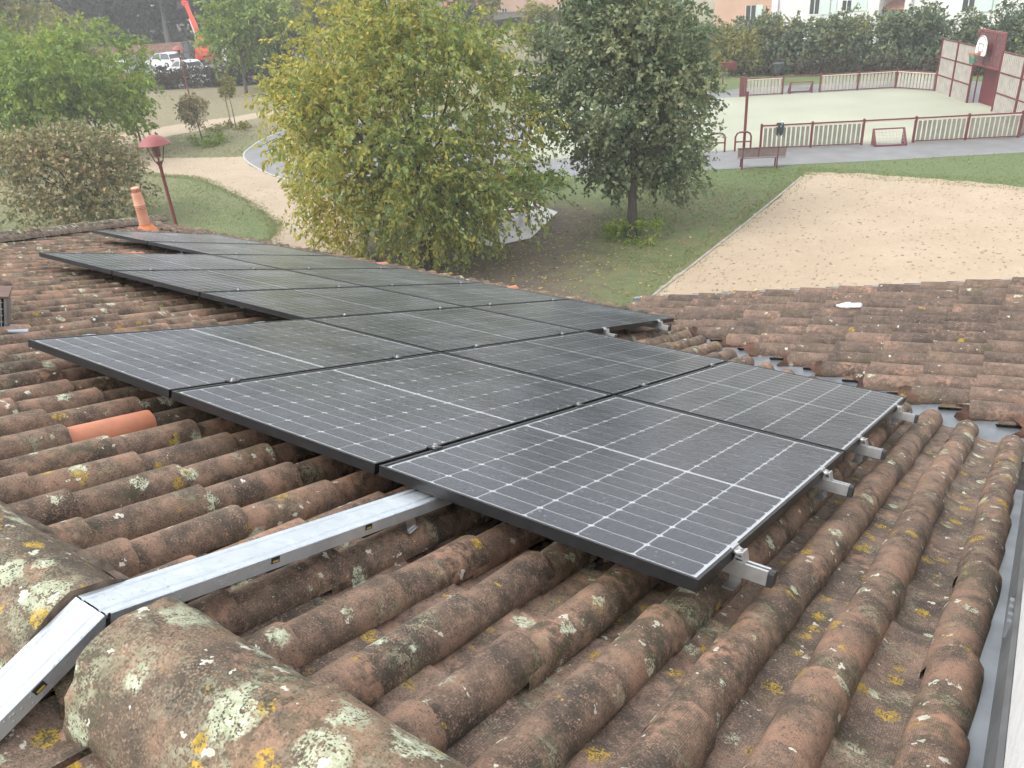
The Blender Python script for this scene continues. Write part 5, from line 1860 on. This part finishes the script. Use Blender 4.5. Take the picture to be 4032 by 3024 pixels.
MT = Matrix.Translation((-84.2, 59.0, GZ)) @ Matrix.Rotation(math.atan2(.28, -.96), 4, 'Z')
th_ = thing('telehandler', 'red telescopic handler with its boom raised beside the white hatchback', 'telehandler', M=MT)
M_TRED = plain('machine_red', (.62, .065, .035), .4, var=.08)
M_TGRY = plain('machine_grey', (.085, .09, .095), .5, var=.12)
mb = MB(); mb.box((.1, 0, .72), (4.2, 1.0, .42)).box((.9, .0, .62), (1.6, 1.7, .22)); mb.build('chassis', M_TRED, th_, MT)
mb = MB(); mb.prism([(-2.55, .62), (-2.62, 1.0), (-2.5, 1.45), (-1.9, 1.72), (-1.2, 1.72), (-1.0, .62)], -.98, .50, 'y'); mb.build('engine_hood', M_TRED, th_, MT, smooth=True)
mb = MB(); mb.prism([(-2.72, .55), (-2.78, .75), (-2.72, 1.12), (-2.4, 1.18), (-2.2, .55)], -1.05, 1.05, 'y'); mb.build('counterweight', M_TRED, th_, MT, smooth=True)
mb = MB(); mb.box((-2.79, 0, .90), (.03, .7, .14)); mb.build('rear_slot', M_SLOT, th_, MT)
for s_ in (-1, 1):
    mb = MB(); mb.box((-2.60, s_ * .82, 1.26), (.14, .26, .14)); mb.build('rear_light', M_TAIL, th_, MT)
mb = MB(); mb.box((.15, .72, .95), (1.75, .78, .62)); mb.build('cab_base', M_TGRY, th_, MT)
mb = MB(); mb.prism([(-.70, 1.26), (-.62, 2.28), (-.45, 2.36), (.55, 2.36), (.80, 2.1), (1.02, 1.26)], .36, 1.08, 'y'); mb.build('cab_glass', M_CGL, th_, MT)
mb = MB()
for yy in (.36, 1.08):
    pr2 = [(-.70, 1.26), (-.62, 2.28), (-.45, 2.37), (.55, 2.37), (.80, 2.1), (1.02, 1.26)]
    for i in range(5):
        mb.tube([(pr2[i][0], yy, pr2[i][1]), (pr2[i + 1][0], yy, pr2[i + 1][1])], .05, 5)
    mb.tube([(.15, yy, 1.26), (.15, yy, 2.37)], .04, 5)
mb.box((.05, .72, 2.40), (1.2, .80, .06))
mb.build('cab_frame', M_TGRY, th_, MT)
mb = MB(); mb.lathe([(.0, .0), (.06, .0), (.06, .12), (.0, .14)], (-.3, .6, 2.43), 10); mb.build('beacon', M_ORG, th_, MT)
mb = MB(); mb.tube([(-.55, 1.1, 2.36), (-.55, 1.12, 3.0)], .025, 5).box((-.55, 1.12, 2.86), (.03, .14, .30)); mb.build('mirror_arm', M_TGRY, th_, MT)
for wx in (-1.5, 1.55):
    for s_ in (-1, 1):
        wmx = MT @ Matrix.Translation((wx, s_ * 1.0, .60)) @ Matrix.Rotation(rad(90), 4, 'X')
        wm = MB().lathe([(.0, -.17), (.50, -.19), (.58, -.16), (.60, -.10), (.60, .10), (.58, .16), (.50, .19), (.0, .17)], n=22)
        for k in range(22):
            a = k * 2 * math.pi / 22
            wm.box((.60 * math.cos(a), .60 * math.sin(a), .08 if k % 2 else -.08), (.05, .05, .2), Matrix.Rotation(a, 3, 'Z'))
        wo_ = link('wheel', wm.mesh('wheel', M_TYRE), th_, wmx)
        link('rim', MB().lathe([(.0, .12), (.2, .14), (.33, .19), (.35, .175), (.35, -.175), (.33, -.19), (.2, -.14), (.0, -.12)], n=20).mesh('rim', M_RIM, True), wo_, wmx)
    mb = MB()
bd_ = Vector((2.75, -.1, 4.3)).normalized()
p0 = Vector((-1.75, -.28, 1.95))
def beam(p, q, w, h):
    d = q - p
    R_ = d.to_track_quat('X', 'Z').to_matrix()
    m_ = (p + q) / 2
    return MB().box(tuple(m_), (d.length, w, h), R_)
beam(p0, p0 + bd_ * 3.4, .42, .48).build('boom_outer', M_TRED, th_, MT)
beam(p0 + bd_ * 3.3, p0 + bd_ * 5.0, .34, .38).build('boom_inner', M_TRED, th_, MT)
beam(p0 + bd_ * .9 + Vector((.34, .24, -.1)), p0 + bd_ * 3.3 + Vector((.22, .24, -.1)), .08, .08).build('hydraulic_line', M_HEAD, th_, MT)
e_ = p0 + bd_ * 5.0
mb = MB(); mb.box(tuple(e_ + Vector((.25, 0, .05))), (.75, .5, .42), Matrix.Rotation(rad(-10), 3, 'Y')); mb.build('boom_head', M_TRED, th_, MT)
mb = MB(); mb.box(tuple(e_ + Vector((.75, 0, -.1))), (.16, 1.3, .7)); mb.build('carriage', M_TGRY, th_, MT)
for s_ in (-1, 1):
    mb = MB(); mb.box(tuple(e_ + Vector((1.35, s_ * .4, -.42))), (1.2, .14, .06)); mb.build('fork', M_TGRY, th_, MT)
beam(Vector((-.4, -.28, 1.25)), p0 + bd_ * 1.9, .14, .14).build('lift_cylinder', M_RIM, th_, MT)
mb = MB(); mb.box((-1.75, -.28, 1.75), (.5, .6, .5)); mb.build('boom_pivot', M_TRED, th_, MT)

# ------------------------------------------------------------------ houses behind the hedge and the pink house
M_HWH = plain('white_house_render', (.66, .65, .63), .9, var=.04, scale=.6)
M_HBE = plain('beige_house_render', (.50, .46, .42), .9, var=.05, scale=.6)
M_PINK = plain('pink_house_render', (.46, .30, .22), .9, var=.12, scale=.3)
M_ORH = plain('orange_house_render', (.52, .18, .09), .9, var=.08, scale=.4)
M_SHUT = plain('pale_green_shutter', (.52, .62, .57), .7, var=.05)
M_RTIL = plain('far_roof_tile', (.34, .17, .12), .85, var=.25, scale=2.5)
M_DRK = plain('window_dark', (.05, .055, .06), .2)
M_PIPEG = plain('drainpipe_grey', (.35, .35, .36), .5)
def house(label, x0, x1, y0, y1, h, mat, wins, rise=1.4, pipes=(), name='white_house'):
    t = thing(name, label, 'house', ((x0 + x1) / 2, y0, GZ))
    I = Matrix.Identity(4)
    mb = MB(); mb.span((x0, y0, GZ - .1), (x1, y1, GZ + h)); mb.build('wall', mat, t, I)
    mb = MB(); mb.prism([(y0 - .45, GZ + h), (y1 + .45, GZ + h), ((y0 + y1) / 2, GZ + h + rise)], x0 - .4, x1 + .4, 'x'); mb.build('roof', M_RTIL, t, I)
    for (wx, wz_, ww, wh, sh) in wins:
        mb = MB(); mb.span((wx, y0 - .03, GZ + wz_), (wx + ww, y0 - .002, GZ + wz_ + wh)); wo_ = mb.build('window', M_DRK, t, I)
        mb = MB(); mb.span((wx - .07, y0 - .05, GZ + wz_ - .10), (wx + ww + .07, y0 - .002, GZ + wz_ - .003)); mb.build('sill', mat, wo_, I)
        mb = MB(); mb.span((wx, y0 - .045, GZ + wz_ + .0), (wx + .05, y0 - .031, GZ + wz_ + wh)).span((wx + ww / 2 - .03, y0 - .045, GZ + wz_), (wx + ww / 2 + .03, y0 - .031, GZ + wz_ + wh)).span((wx + ww - .05, y0 - .045, GZ + wz_), (wx + ww, y0 - .031, GZ + wz_ + wh)); mb.build('window_frame', M_HWH, wo_, I)
        if sh:
            mb = MB(); mb.span((wx + ww + .02, y0 - .07, GZ + wz_ - .05), (wx + ww + sh, y0 - .003, GZ + wz_ + wh + .05)); mb.build('shutter', M_SHUT, t, I)
    for p in pipes:
        mb = MB(); mb.tube([(p, y0 - .08, GZ), (p, y0 - .08, GZ + h)], .05, 6); mb.build('drainpipe', M_PIPEG, t, I)
    return t
house('white house with a tall window and pale green shutters, left above the hedge', -24.3, -15.6, 74, 84, 5.9, M_HWH, [(-21.1, 2.35, .85, 2.3, 1.35), (-18.5, 2.55, .8, .75, 1.2), (-23, .2, 1.2, 1.2, 0)], pipes=(-23.7, -19.4))
house('white house at the top right above the hoop', -13.8, -5.2, 74.5, 84, 5.9, M_HWH, [(-9.7, 2.2, .9, 2.4, 1.5), (-12.2, .3, 1.2, 1.2, 0)], pipes=(-13.2, -7.6))
house('low beige garage between the two white houses', -15.5, -13.9, 75.5, 82, 2.45, M_HBE, [], .5, name='garage')
house('beige low extension beyond the right edge of the white house', -5.0, 6.0, 75.5, 83, 2.5, M_HBE, [], .6, name='garage')
house('brownish house end left of the white house', -31.0, -25.0, 78, 88, 4.6, M_PINK, [(-28, 1.6, 1.0, 1.3, .6)], name='brown_house')
pk = house('old pink house with small dark windows behind the yellowing tree', -75.5, -61.0, 104, 116, 7.5, M_PINK, [(-66.6, 3.3, .7, 1.4, 0), (-71, 3.3, .8, 1.4, .5), (-73.6, .6, .9, 1.3, 0), (-69.2, .6, .9, 1.3, 0), (-64, .5, 1.0, 1.6, 0)], name='pink_house')
house('orange red house left of the pink house', -86, -77, 106, 116, 5.6, M_ORH, [(-80.4, 2.3, .8, 1.3, 0), (-83.5, 2.3, .8, 1.3, .5)], name='orange_house')

# ================================================================== damp air: one even, thin haze round everything
HZ_D = 0.0013
g = NG('damp_air')
pv = g.n('ShaderNodeVolumePrincipled')
pv.inputs['Color'].default_value = (.93, .95, .97, 1)
pv.inputs['Density'].default_value = HZ_D
pv.inputs['Anisotropy'].default_value = .2
g.t.links.new(pv.outputs[0], g.out.inputs['Volume'])
mb = MB()
mb.span((-2600, -1000, GZ - 1.0), (1600, 2600, 16.0))
tag(mb.build('haze', g.mat, None, Matrix.Identity(4)), 'thin pale damp haze in the air over the park', 'haze', kind='stuff')
